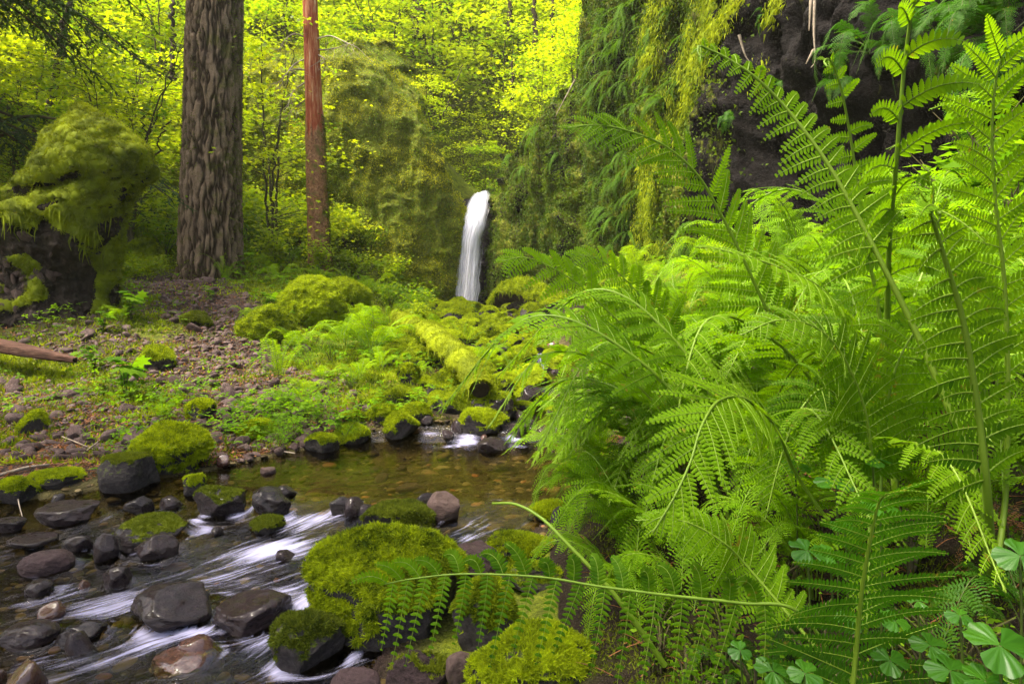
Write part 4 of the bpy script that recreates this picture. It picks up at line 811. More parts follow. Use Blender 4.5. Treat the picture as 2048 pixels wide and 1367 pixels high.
# ================================================================ STREAM AND BANK ROCKS
def rd(seed, sub=4, nt=0, ts=.014, th=.3, **kw):
    return lambda s: rock_data('r', seed, sub, nt, ts, s, th, **kw)
W_ = dict(mat='rock_wet')
HERO = [
 ((603, 1048, 937, 1292), 'mossy_boulder', 'largest boulder of the stream edge, thick with yellow-green moss', rd(11, 6, 60000, .016, .12, lump=.07, cuts=7, rough_=.16, down=.4, patch=1.15), .85),
 ((538, 1222, 692, 1352), 'mossy_boulder', 'low boulder with thin sparse moss below the largest mossy boulder, touching the rapids', rd(12, 5, 9000, .012, .25, lump=.02, patch=1.3, mossmat='moss_dark'), .9),
 ((723, 1003, 872, 1080), 'mossy_boulder', 'flat dark-green mossy rock at the outlet of the pool', rd(13, 5, 16000, .012, .0, lump=.035, flat=.5, mossmat='moss_dark', sh=.1), .8),
 ((850, 983, 922, 1045), 'stone', 'brown pointed stone standing against the flat mossy rock', rd(14, 4, 0, cuts=12, **{'mat': 'scree'}), .8),
 ((972, 1058, 1112, 1132), 'mossy_boulder', 'rounded rock with an even moss top under the bent green stem', rd(15, 5, 16000, .012, .1, lump=.04), .8),
 ((884, 1082, 1002, 1182), 'boulder', 'bare purple-grey boulder behind the largest mossy boulder', rd(16, 5, 0, mat='rock'), .8),
 ((902, 1158, 1040, 1300), 'mossy_boulder', 'steep mossy rock directly right of the largest mossy boulder', rd(17, 5, 18000, .013, .0, lump=.04), .7),
 ((768, 1298, 908, 1400), 'boulder', 'smooth grey boulder at the bottom edge with a little moss on its left', rd(18, 5, 2500, .010, .75, lump=.02, mossmat='moss_dark', mat='rock'), .8),
 ((650, 1333, 765, 1400), 'boulder', 'round brown boulder cut by the bottom edge, below the largest mossy boulder', rd(19, 4, 0, mat='rock'), .8),
 ((890, 1300, 950, 1370), 'boulder', 'narrow reddish-brown rock wedged between the smooth grey boulder and the yellow moss', rd(20, 4, 0, mat='scree'), .8),
 ((925, 1248, 1195, 1410), 'mossy_boulder', 'wide boulder at the bottom edge with pale yellow moss and bare grey patches', rd(21, 6, 26000, .012, .38, lump=.04, patch=1.5, sh=.2), .8),
 ((1060, 1000, 1148, 1045), 'mossy_boulder', 'small olive mossy rock at the right rim of the pool', rd(22, 5, 9000, .012, .1, lump=.04), .8),
 ((1000, 1120, 1130, 1190), 'boulder', 'grey-brown rock with moss flecks behind the steep mossy rock', rd(23, 5, 3000, .012, .6, lump=.02), .9),
 ((272, 848, 418, 955), 'mossy_boulder', 'bright round moss-covered boulder on the left bank beside the pool', rd(24, 6, 42000, .02, -.25, lump=.09, down=.5, cuts=5, patch=.5), .9),
 ((198, 906, 314, 988), 'mossy_boulder', 'grey boulder with thin moss, left neighbour of the bright round mossy boulder', rd(25, 5, 9000, .011, .45, lump=.02, flat=.6, mossmat='moss_dark', sh=.2), .8),
 ((58, 938, 172, 982), 'mossy_boulder', 'flat mossy stone on the left shore between two darker stones', rd(26, 5, 9000, .012, .2, lump=.04, flat=.6), .8),
 ((-15, 953, 74, 1012), 'mossy_boulder', 'mossy rock cut by the left edge at the shore', rd(27, 5, 8000, .012, .2, lump=.03), .8),
 ((368, 948, 412, 994), 'mossy_boulder', 'small half-mossy stone in the shallows below the bright round mossy boulder', rd(28, 4, 3500, .010, .2, lump=.03), .8),
 ((388, 968, 494, 1040), 'boulder', 'dark rounded boulder with a moss cap where the pool spills over', rd(29, 5, 5000, .010, .5, lump=.02, mossmat='moss_dark', mat='rock_wet'), .8),
 ((500, 973, 584, 1040), 'boulder', 'dark angular boulder with a round hollow at the pool outlet', rd(30, 5, 0, cuts=13, **W_), .8),
 ((543, 968, 594, 1003), 'stone', 'dark round stone behind the angular boulder at the pool outlet', rd(31, 4, 0, **W_), .8),
 ((496, 1030, 570, 1070), 'mossy_boulder', 'low dark-green moss dome in the rapids under the angular boulder', rd(32, 4, 7000, .009, .0, lump=.02, mossmat='moss_dark', sh=.15), .9),
 ((228, 1024, 374, 1108), 'mossy_boulder', 'broad low boulder in mid stream with moss along its left edge', rd(33, 5, 7000, .009, .5, lump=.015, mossmat='moss_dark', sh=.25, mat='rock_wet'), .9),
 ((78, 1003, 192, 1057), 'boulder', 'flat slab with a pale wet top near the left shore', rd(34, 5, 0, flat=.35, **W_), .9),
 ((268, 1066, 357, 1127), 'boulder', 'black pointed rock in front of the broad low boulder', rd(35, 4, 0, cuts=14, **W_), .8),
 ((183, 1066, 238, 1130), 'boulder', 'upright dark block left of the black pointed rock', rd(36, 4, 0, cuts=14, **W_), .7),
 ((43, 1096, 148, 1154), 'boulder', 'rounded brown-grey boulder in the stream near the left edge', rd(37, 5, 0, mat='rock', round_=.06), .8),
 ((203, 1130, 262, 1180), 'stone', 'brown wet stone with a shining tip among the riffles', rd(38, 4, 0, **W_), .8),
 ((48, 1156, 108, 1200), 'stone', 'glistening grey stone under the rounded brown-grey boulder', rd(39, 4, 0, **W_), .8),
 ((256, 1163, 434, 1270), 'boulder', 'long black wet boulder sloping down to the left in the rapids', rd(40, 5, 0, cuts=7, **W_), .9),
 ((428, 1183, 575, 1274), 'boulder', 'black wet boulder with glinting facets, right of the long sloping one', rd(41, 5, 0, cuts=9, **W_), .9),
 ((298, 1295, 424, 1352), 'boulder', 'reddish boulder under the foam at the bottom of the stream', rd(42, 5, 0, mat='rock_red'), .9),
 ((8, 1236, 115, 1302), 'boulder', 'dark greenish wet boulder near the lower left corner', rd(43, 5, 0, **W_), .9),
 ((122, 1238, 208, 1292), 'boulder', 'dark brown wet boulder in the lower left rapids', rd(44, 4, 0, **W_), .9),
 ((18, 1068, 112, 1104), 'boulder', 'flat grey slab above the rounded brown-grey boulder', rd(45, 4, 0, flat=.3, **W_), .8),
 ((-12, 1034, 52, 1068), 'boulder', 'flat dark slab cut by the left edge', rd(46, 4, 0, flat=.3, **W_), .8),
 ((128, 1066, 190, 1112), 'stone', 'shiny dark stone touching the upright dark block', rd(47, 4, 0, **W_), .8),
 ((658, 990, 714, 1033), 'stone', 'black wet stone splashed by the outlet, left of the flat mossy rock', rd(48, 4, 0, cuts=13, **W_), .8),
 ((248, 990, 305, 1032), 'stone', 'dark stone with a bright wet face behind the broad low boulder', rd(49, 4, 0, cuts=13, **W_), .8),
 ((318, 990, 366, 1020), 'stone', 'small dark wet stone between riffles above the broad low boulder', rd(50, 3, 0, **W_), .8),
 ((520, 934, 552, 951), 'stone', 'pale flat stone lying alone in the shallow rim of the pool', rd(51, 3, 0, mat='scree', flat=.4), .8),
 ((918, 817, 1016, 872), 'mossy_boulder', 'angular boulder above the pool, mossy left and black right', rd(52, 5, 12000, .016, .05, lump=.03, cuts=10), .8),
 ((935, 782, 1028, 842), 'boulder', 'dark boulder on which the lower end of the mossy log rests', rd(53, 5, 4000, .015, .5, lump=.03, mat='rock_wet'), .8),
 ((953, 872, 1014, 910), 'stone', 'black wet stone beside the small cascade into the pool', rd(54, 4, 0, **W_), .8),
 ((768, 824, 838, 882), 'mossy_boulder', 'mossy boulder with a pale bald spot at the far rim of the pool', rd(55, 5, 9000, .016, .05, lump=.04), .8),
 ((798, 804, 864, 852), 'mossy_boulder', 'dome of moss on a dark stone behind the boulder with the bald spot', rd(56, 5, 7000, .016, .1, lump=.04), .8),
 ((732, 806, 808, 852), 'mossy_boulder', 'wide moss dome left of the boulder with the bald spot', rd(57, 5, 9000, .016, -.2, lump=.05), .8),
 ((763, 774, 833, 812), 'mossy_boulder', 'flattish moss-covered stone above the wide moss dome', rd(58, 5, 9000, .016, -.2, lump=.05), .8),
 ((734, 790, 772, 812), 'mossy_boulder', 'little moss cushion stone left of the flattish one', rd(59, 4, 4000, .018, -.3, lump=.05), .8),
 ((608, 864, 677, 908), 'mossy_boulder', 'olive boulder touching the far left rim of the pool', rd(60, 5, 8000, .014, .25, lump=.03), .8),
 ((668, 846, 738, 892), 'mossy_boulder', 'mossy boulder under the pale large-leaved seedling', rd(61, 5, 8000, .016, -.1, lump=.05), .8),
 ((683, 822, 730, 852), 'mossy_boulder', 'bright moss dome behind the pale large-leaved seedling', rd(62, 5, 6000, .018, -.3, lump=.06), .8),
 ((793, 726, 840, 774), 'mossy_boulder', 'round mossy rock under the upper half of the mossy log', rd(63, 5, 7000, .018, -.2, lump=.05), .8),
 ((830, 752, 868, 776), 'mossy_boulder', 'small mossy rock in the gap beneath the mossy log', rd(64, 4, 3000, .018, -.2, lump=.05), .8),
 ((475, 838, 552, 885), 'mossy_boulder', 'low moss hummock right of the bright round mossy boulder', rd(65, 5, 9000, .017, -.4, lump=.06), .9),
 ((372, 797, 430, 842), 'mossy_boulder', 'pointed stone with a golden moss crest in the scree', rd(66, 5, 5000, .017, .1, lump=.05, cuts=12, sh=.2), .8),
 ((368, 622, 424, 660), 'mossy_boulder', 'dark round mossy rock in the middle of the scree', rd(67, 5, 7000, .02, -.5, lump=.05, mossmat='moss_dark'), .9),
 ((560, 556, 694, 662), 'mossy_boulder', 'great bright yellow moss mound below the red snag', rd(68, 6, 36000, .03, -.7, lump=.12, cuts=5, down=.4, sh=.25), .9),
 ((648, 556, 738, 622), 'mossy_boulder', 'second moss mound peeping over the great bright one', rd(69, 5, 16000, .03, -.7, lump=.10, cuts=5, sh=.2), .9),
 ((240, 478, 318, 548), 'mossy_boulder', 'olive moss mound between the stump and the thick trunk', rd(70, 5, 14000, .03, -.7, lump=.10, cuts=5), .9),
 ((480, 612, 590, 690), 'mossy_boulder', 'low moss-buried rock left of the great bright mound', rd(71, 5, 16000, .026, -.7, lump=.10, cuts=5), .9),
 ((268, 690, 352, 745), 'mossy_boulder', 'sloping slab with trailing moss left of the scree chute', rd(72, 5, 9000, .02, .0, lump=.05), .9),
 ((35, 820, 100, 872), 'mossy_boulder', 'moss-streaked rock on the brown litter near the left edge', rd(73, 5, 6000, .016, .1, lump=.04), .9),
 ((1040, 605, 1095, 652), 'mossy_boulder', 'dark rock under the mossy root arch by the right cliff', rd(74, 4, 3000, .025, .2, lump=.04), .9),
 ((1038, 657, 1072, 686), 'mossy_boulder', 'small bright mossy rock alone in the dark creek bend', rd(75, 4, 3500, .022, -.2, lump=.06), .9),
 ((1040, 770, 1085, 815), 'boulder', 'wet grey rock in the creek beside the overhanging ferns', rd(76, 4, 0, **W_), .9),
 ((1015, 845, 1060, 880), 'stone', 'black stone at the foot of the ferns by the double cascade', rd(77, 4, 0, **W_), .9),
]
for b, nm, lab, data, deep in HERO: put_rock(b, nm, lab, 'rock', data, deep=deep, rot=0)
# mossy boulders heaped along the creek
MR = [rock_data('m', 200 + k, 5, 8000, .028, (.3, .3, .3), .05, lump=.06, cuts=6, sh=.05) for k in range(5)]
MRn = []
for me_, mm_ in MR: MRn.append((me_, mm_))
g = np.random.default_rng(44)
CRK = [(905, 620, 930, 645), (930, 612, 950, 645), (955, 625, 985, 655), (985, 640, 1010, 668), (880, 618, 905, 650), (870, 655, 905, 690), (905, 690, 950, 722), (940, 660, 975, 690), (960, 685, 1000, 715), (990, 668, 1025, 700), (1000, 700, 1040, 735), (975, 722, 1015, 752), (1010, 730, 1048, 760),
       (940, 738, 980, 770), (980, 752, 1020, 785), (1015, 768, 1045, 792), (905, 745, 940, 775), (1035, 690, 1068, 715), (1020, 655, 1040, 675), (1040, 712, 1066, 734), (900, 720, 925, 742), (965, 775, 995, 797), (1000, 786, 1034, 812), (925, 700, 965, 732), (860, 690, 885, 712), (940, 640, 965, 662), (1003, 715, 1030, 738), (950, 765, 972, 782)]
for k, b in enumerate(CRK):
    c, s = place_rock(b, '', '', '', None, deep=.85); me_, mm_ = MRn[k % 5]
    o = tag(link('mossy_rock', me_, None, c, (0, 0, g.uniform(0, 6)), (s[0], s[0] * .9, max(s[2], s[0] * .65))), 'moss-capped rock in the heap between the mossy log and the creek', 'rock', 'moss-capped rocks heaped along the creek'); link('moss', mm_, o)
for k in range(150):
    y = g.uniform(5.2, 15.5); x = g.uniform(-1.3 - .03 * y, .45 + .02 * y) if y > 7 else g.uniform(-.6, .4)
    d_ = float(sdist(x, y))
    if d_ < -.12 or (y > 13.8 and x < -1.9): continue
    s = g.uniform(.07, .2) * (1 + .03 * y); me_, mm_ = MRn[k % 5]
    o = tag(link('mossy_rock', me_, None, (x, y, max(float(H(x, y)), 0) + s * .25), (g.normal() * .2, g.normal() * .2, g.uniform(0, 6)), (s, s * g.uniform(.7, 1), s * g.uniform(.55, .9))), 'moss-capped rock in the heap between the mossy log and the creek', 'rock', 'moss-capped rocks heaped along the creek'); link('moss', mm_, o)
# wet cobbles in and along the stream
COB = [rock_data('c', 250 + k, 3, 0, mat='rock_wet' if k % 3 else 'rock_red', cuts=8 + k)[0] for k in range(6)]
n = 0
while n < 56:
    y = g.uniform(1.7, 5.1) if n < 34 else g.uniform(5, 14); x = g.uniform(-3.4, .5); d_ = float(sdist(x, y))
    if not (-1.6 < d_ < .12) or (3.45 < y < 4.6 and d_ < -.12): continue
    if abs(x / y) > .8: continue
    s = g.uniform(.022, .06) * (1 if y < 5 else 1.6); z = float(wlevel(x, y)) + s * g.uniform(-.45, .15) if d_ < 0 else float(H(x, y)) + s * .3
    tag(link('cobble', COB[n % 6], None, (x, y, z), tuple(g.uniform(0, 6, 3)), (s * g.uniform(1, 1.7), s, s * g.uniform(.5, .9))), 'small dark wet cobble breaking the stream surface', 'stone', 'wet cobbles in the stream'); n += 1
# bed pebbles seen through the water
mb = MB(); v2, f2 = rock_shape(9, 2, 8, .1); n = 3800; x = g.uniform(-3.6, .6, n); y = g.uniform(1.2, 5.2, n); d_ = sdist(x, y); k = (d_ < .1); x, y = x[k], y[k]; z = H(x, y); n = len(x); s = g.uniform(.008, .024, n) * (1 + (g.random(n) < .1)); a = g.uniform(0, 6.3, n); zr = np.zeros(n)
Mx = np.stack([np.stack([np.cos(a) * s * 1.4, np.sin(a) * s * 1.4, zr], -1), np.stack([-np.sin(a) * s, np.cos(a) * s, zr], -1), np.stack([zr, zr, s * .45], -1)], 1); mb.stamp(v2, [f2], xyz(x, y, z), Mx, g.random(n))
m, t, out = M_('bed_pebbles'); p = t.nodes.new('ShaderNodeBsdfPrincipled'); t.links.new(ramp(t, attr(t, 'tone').outputs['Fac'], [(0, (.02, .014, .008)), (.4, (.05, .034, .012)), (.75, (.10, .07, .022)), (.94, (.17, .13, .06)), (1, (.2, .07, .03))]), p.inputs['Base Color']); p.inputs['Roughness'].default_value = .5; t.links.new(p.outputs[0], out.inputs[0])
tag(link('bed_pebbles', mb.mesh('bed_pebbles', m)), 'brown and ochre pebbles lying on the bed of the pool and stream', 'pebbles', kind='stuff')
# scree stones: 300 individuals and the finer chips as one mass
cand = []
while len(cand) < 2400:
    y = g.uniform(4.0, 10.5); x = g.uniform(-y * .82, -.15 * y)
    f_ = float(screef(x, y))
    if g.random() < f_ * .95 + .04 * (y < 7): cand.append((x, y, g.lognormal(-3.75, .42)))
cand = np.array(cand); cand = cand[np.argsort(-cand[:, 2] / cand[:, 1])]; zc = H(cand[:, 0], cand[:, 1])
for k in range(290):
    x, y, s = cand[k]; tag(link('scree_stone', SCREE[k % 8], None, (x, y, zc[k] + s * .25), (g.normal() * .5, g.normal() * .5, g.uniform(0, 6)), (s * g.uniform(1, 1.6), s, s * g.uniform(.4, .8))), 'angular purple-brown stone lying in the scree of the left bank', 'stone', 'angular stones of the scree')
mb = MB(); vs = [rock_shape(330 + k, 2, 12, .05) for k in range(3)]
for j in range(3):
    cc = cand[290 + j::3]; extra = np.stack([cc[:, 0] + g.normal(size=len(cc)) * .1, cc[:, 1] + g.normal(size=len(cc)) * .1, cc[:, 2] * .55], -1); cc = np.vstack([cc, extra, extra + g.normal(size=extra.shape) * [.12, .12, .001]]); n = len(cc); s = np.abs(cc[:, 2]) * g.uniform(.8, 1.1, n)
    Q = unit(g.normal(size=(n, 3)) * .5 + [0, 0, 1]); X_ = unit(np.cross(Q, g.normal(size=(n, 3)))); Y_ = np.cross(Q, X_); mb.stamp(vs[j][0], [vs[j][1]], xyz(cc[:, 0], cc[:, 1], H(cc[:, 0], cc[:, 1]) + .2 * s), np.stack([X_ * (s * 1.3)[:, None], Y_ * s[:, None], Q * (s * .5)[:, None]], 1))
tag(link('scree_gravel', mb.mesh('scree_gravel', MAT['scree'], smooth_=False)), 'fine angular gravel of the scree chute', 'gravel', kind='stuff')

# ================================================================ LOGS AND WOOD
def mossy_log(name, label, pts, r, seed, ts=.03, beard=80, mat='bark_dark', cat='log', mossmat='moss', nt=26000, th=-.3):
    g = np.random.default_rng(seed); pts = np.array(pts); a = pts[0]; C = catmull(pts - a, 160); nth = 60; T = unit(np.gradient(C, axis=0)); ref = np.array([0, 0, 1.0]); B = unit(np.cross(T, ref)); U = np.cross(B, T); th_ = np.linspace(0, 2 * math.pi, nth, endpoint=False)
    rr_ = np.interp(np.linspace(0, 1, 160), np.linspace(0, 1, len(r)), r)[:, None]; D = np.cos(th_)[None, :, None] * B[:, None] + np.sin(th_)[None, :, None] * U[:, None]; V = C[:, None] + D * rr_[..., None]
    V = V + D * (rr_ * (.22 * fbm(V * 3, 3) + .12 * fbm(V * 9, 3)))[..., None]; Vc = np.concatenate([V, V[:, :1]], 1); o = thing(name, label, cat, a); mb = MB().grid(Vc); 
    for e, s_ in ((0, 1), (-1, -1)): mb.add(np.vstack([V[e], V[e].mean(0)]), [np.stack([np.arange(nth), (np.arange(nth) + 1) % nth, np.full(nth, nth)], -1)])
    link('bark', mb.mesh('bark', MAT[mat]), o); Dn = np.concatenate([D, D[:, :1]], 1); cov = smooth(th, th + .3, Dn[..., 2] + .5 * fbm(Vc * 4, 3)); sh = MB(); SV = Vc + Dn * (cov * .035 * (1 + 1.5 * fbm(Vc * 8, 3)) - .02 * (1 - cov))[..., None] * (rr_[..., None] / .12) ** .5; sh.grid(SV, tone=.45 + .4 * fbm(Vc * 5, 3), mask=(cov > .2)[:-1, :-1])
    cw = cov.ravel() * np.repeat(rr_, nth + 1, 1).ravel(); k = g.choice(cov.size, nt, p=cw / cw.sum()); pp = SV.reshape(-1, 3)[k] + g.normal(size=(nt, 3)) * .008; tufts(sh, pp, Dn.reshape(-1, 3)[k], ts, g, .28, .6, .35, tone=np.clip(.5 + .5 * fbm(pp * 5, 3) + g.normal(size=nt) * .15, 0, 1))
    side = np.where((cov.ravel() > .3) & (Dn[..., 2].ravel() < .2))[0]
    if len(side) and beard:
        for q in SV.reshape(-1, 3)[g.choice(side, beard)]: sh.tube(catmull([q, q + [0, -.02, -.04], q + [g.normal() * .02, -.01, -g.uniform(.05, .2) * r[0] / .12]], 4), np.linspace(.009, .002, 4), 3, g.uniform(.2, .6), cap=False)
    link('moss', sh.mesh('moss', MAT[mossmat]), o); return o
def onto(px, py, Y, dz=0): q = P(px, py, Y); return q + [0, 0, dz]
mossy_log('mossy_log', 'long thick log wrapped in yellow moss sloping down to the creek boulders', [hit(x_, y_) + [0, 0, dz_] for x_, y_, dz_ in [(790, 650, .12), (832, 692, .22), (872, 738, .30), (908, 784, .32), (938, 818, .30), (962, 838, .22)]], [.065, .075, .08, .088, .088, .07], 5, ts=.017, mossmat='moss_olive')
mossy_log('mossy_branch', 'thin mossy branch leaning from the flattish stone toward the long log', [onto(800, 768, 6.6), onto(845, 785, 6.4), onto(892, 808, 6.2)], [.022, .02, .012], 6, .014, 0, cat='branch', nt=2500)
mossy_log('root_arch', 'dark arched root with hanging moss at the foot of the right cliff', [onto(985, 612, 13.2), onto(1010, 590, 12.8), onto(1045, 583, 12.2), onto(1085, 600, 11.6), onto(1130, 625, 11.0), onto(1180, 645, 10.6)], [.08, .16, .2, .18, .16, .14], 8, .05, 160, cat='root', nt=12000, th=-.1, mossmat='moss')
mossy_log('mossy_log', 'low olive log lying along the base of the right cliff behind the root arch', [onto(1050, 600, 13.2), onto(1110, 605, 12.8), onto(1190, 606, 12.2)], [.12, .13, .12], 9, .04, 60, nt=7000)
mossy_log('mossy_stub', 'short upright mossy stub below the fern beside the long log', [onto(790, 755, 7.6), onto(783, 715, 7.7), onto(778, 690, 7.8)], [.09, .07, .06], 10, .025, 10, cat='stump', nt=4000)
def plank():
    a = hit(-60, 735); b = P(150, 720, a[1] - .25); a = P(-60, 680, a[1]); n = 90; C = np.linspace(a, b, n); a0 = C[n // 2]; s = np.linspace(0, 1, n)[:, None]; T = unit(b - a); B = unit(np.cross(T, [0, 0, 1])); U = np.cross(B, T)
    th_ = np.linspace(0, 2 * math.pi, 40, endpoint=False)[None]; cs, sn = np.cos(th_), np.sin(th_); w2 = .10 * (np.abs(cs) ** .35) * np.sign(cs) * (1 - .75 * s ** 3); h2 = .055 * (np.abs(sn) ** .35) * np.sign(sn) * (1 - .6 * s ** 2)
    gr_ = .006 * fbm(xyz(cs * 6, sn * 6, s * 4), 3); V = (C - a0)[:, None] + (w2 * (1 + gr_ * 8))[..., None] * B + (h2 + gr_ * 2)[..., None] * U; V = np.concatenate([V, V[:, :1]], 1); mb = MB().grid(V)
    m, t, out = M_('rotten_wood'); p = t.nodes.new('ShaderNodeBsdfPrincipled'); n1 = ntex(t, coords(t, (1.2, 14, 14)), 4, 5, .7); t.links.new(ramp(t, n1, [(.3, (.02, .010, .007)), (.55, (.085, .042, .028)), (.75, (.19, .115, .085))]), p.inputs['Base Color']); t.links.new(bump(t, n1, 1, .02), p.inputs['Normal']); p.inputs['Roughness'].default_value = .85; t.links.new(p.outputs[0], out.inputs[0])
    tag(link('rotten_log', mb.mesh('rotten_log', m), None, a0), 'split reddish rotten log lying on the left slope by the frame edge', 'log')
plank()
for k, (p0, p1, r) in enumerate([((0, 955), (100, 935), .012), ((35, 992), (45, 1040), .004), ((500, 896), (590, 912), .008), ((60, 905), (140, 880), .006), ((120, 875), (190, 905), .006), ((205, 880), (150, 925), .005)]):
    a, b = hit(*p0), hit(*p1); a[2] += .015; b[2] += .02; mid = (a + b) / 2 + [0, 0, .02]
    tag(link('twig', MB().tube(catmull([a - mid, (a + b) / 2 - mid + g.normal(size=3) * .01, b - mid], 12), np.linspace(r, r * .5, 12), 6).mesh('twig', MAT['twig']), None, mid), 'thin fallen brown twig on the gravel at the left shore', 'twig', 'fallen twigs on the left shore')
# ================================================================ CLIFF VEGETATION
g = np.random.default_rng(77)
def cliff_leaves(V, Nv, n, wf, size, name, label, mat, tmpl, tilt=.5, down=.6, off=.03, cat='moss'):
    P0 = V[:-1, :-1].reshape(-1, 3); N0 = Nv[:-1, :-1].reshape(-1, 3); ar = np.linalg.norm(np.cross(V[1:, :-1] - V[:-1, :-1], V[:-1, 1:] - V[:-1, :-1]), axis=-1).ravel(); w_ = ar * wf(P0, N0) / (1 + .012 * (P0[:, 1] ** 2)); k = g.choice(len(P0), n, p=w_ / w_.sum())
    pts = P0[k] + N0[k] * off + g.normal(size=(n, 3)) * .03; z = unit(N0[k] * .9 + tilt * g.normal(size=(n, 3)) + [0, 0, .35]); h = unit(g.normal(size=(n, 3)) * .6 + [0, 0, -down]); y = unit(np.cross(z, h)); x = np.cross(y, z); s = (size * g.uniform(.5, 1.4, n))[:, None]
    mb = MB().stamp(tmpl[0], tmpl[1], pts, np.stack([x * s, y * s, z * s], 1), np.clip(.45 + .55 * fbm(pts * .9, 3) + .15 * g.normal(size=n), 0, 1)); return tag(link(name, mb.mesh(name, MAT[mat])), label, cat, kind='stuff')
DIA = (np.array([(0, 0, 0), (.5, -.32, .03), (1, 0, -.08), (.5, .32, .03)]), [np.array([[0, 1, 2, 3]])])
MAT['cliff_green'] = leaf_mat('cliff_green', (.05, .11, .004), (.24, .34, .008), .4, .6, .2, (1.8, 1.7, .7), clump=1.3)
MAT['cliff_shade'] = leaf_mat('cliff_shade', (.022, .05, .003), (.11, .17, .006), .4, .6, .1, (1.8, 1.7, .7), clump=1.3)  # darker copy of cliff_green, the cliff's shade put into the leaf colour
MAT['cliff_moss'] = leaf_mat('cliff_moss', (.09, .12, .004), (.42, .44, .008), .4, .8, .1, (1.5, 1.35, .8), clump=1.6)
MAT['yellow_moss'] = leaf_mat('yellow_moss', (.10, .15, .004), (.36, .42, .008), .4, .8, .1, (1.5, 1.4, .8), clump=3)
front = lambda p, n: (n[:, 1] < .5) * (p[:, 2] > .5) * (1.0 * (np.abs(p[:, 0] / p[:, 1]) < .8))
cliff_leaves(CL_V, CL_N, 120000, lambda p, n: front(p, n) * smooth(-.3, .25, fbm(p * 1.1, 3)), .024, 'cliff_moss', 'olive and gold moss coating the left cliff spur', 'cliff_moss', TRI, .8, .6, .01)
cliff_leaves(CL_V, CL_N, 60000, lambda p, n: front(p, n) * smooth(.3, -.2, fbm(p * 1.1, 3)), .03, 'cliff_herbs', 'small green herbs and ferns matted over the left cliff spur', 'cliff_green', DIA, .6, .6, .02, 'herbs')
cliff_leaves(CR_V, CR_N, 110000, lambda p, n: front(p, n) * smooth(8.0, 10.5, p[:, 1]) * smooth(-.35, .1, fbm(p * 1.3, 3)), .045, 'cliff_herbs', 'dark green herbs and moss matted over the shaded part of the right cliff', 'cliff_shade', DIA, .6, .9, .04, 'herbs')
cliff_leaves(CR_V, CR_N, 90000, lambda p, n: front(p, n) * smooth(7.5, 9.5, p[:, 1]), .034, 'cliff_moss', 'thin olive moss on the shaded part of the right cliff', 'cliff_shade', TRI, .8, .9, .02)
def on_cliff(px, py, V=CR_V, N_=CR_N):
    d = unit(P(px, py, 1.0) - CAM); r = V.reshape(-1, 3) - CAM; t = r @ d; dist = np.linalg.norm(r - t[:, None] * d, axis=1); k = np.where((dist < .09) & (t > 2))[0]
    if not len(k): k = np.argsort(dist)[:4]
    k = k[np.argmin(t[k])]; return V.reshape(-1, 3)[k], N_.reshape(-1, 3)[k]
# bright yellow moss streamers
def streamer(px, pys, wd, seed, n=2600):
    g = np.random.default_rng(seed); mb = MB()
    for j in range(n):
        py = g.uniform(*pys); pass
    return mb
CRP = CR_V.reshape(-1, 3); CRN = CR_N.reshape(-1, 3); dv = CRP - CAM; dd = dv[:, 1:2] * 0
cth, sth = math.cos(PITCH), math.sin(PITCH); dep = cth * dv[:, 1] - sth * dv[:, 2]; ux = 1024 + FPX * dv[:, 0] / dep; uy = 683.5 - FPX * (sth * dv[:, 1] + cth * dv[:, 2]) / dep
STR = [([(1335, 0), (1310, 60), (1300, 130)], 16), ([(1420, -10), (1400, 70), (1385, 140), (1350, 200)], 16), ([(1440, 40), (1400, 120), (1375, 190), (1345, 250), (1330, 330)], 15), ([(1300, 270), (1295, 350), (1285, 430), (1275, 500)], 9), ([(1325, 280), (1310, 400), (1290, 470)], 7), ([(1480, 0), (1440, 60)], 10), ([(1520, 130), (1530, 170)], 7), ([(1350, 230), (1340, 300), (1300, 250)], 14), ([(1265, 330), (1262, 420)], 5), ([(1560, 0), (1545, 30)], 10), ([(1300, 480), (1320, 500)], 10), ([(940, 300), (945, 380)], 4)]
mb = MB(); g = np.random.default_rng(31); wsum = np.zeros(len(CRP))
for pts, wd in STR:
    d_ = line_d(ux, uy, np.array(pts, float)); wsum = np.maximum(wsum, smooth(wd * 1.8, wd * .3, d_ + 6 * fbm(CRP * 2.3, 2)))
wsum *= (CRP[:, 1] < 13) & (CRP[:, 1] > 4); k = g.choice(len(CRP), 26000, p=wsum / wsum.sum()); pp = CRP[k] + CRN[k] * g.uniform(.0, .09, len(k))[:, None] + g.normal(size=(len(k), 3)) * .035
tufts(mb, pp, CRN[k] * .5 + [0, 0, -1.1], .07, g, .22, .4, .6, tone=np.clip(.5 + .4 * fbm(pp * 4, 2) + g.normal(size=len(k)) * .15, 0, 1))
tag(link('moss_curtain', mb.mesh('moss_curtain', MAT['yellow_moss'])), 'glowing yellow moss streaming down the bulge of the right cliff', 'moss', kind='stuff')
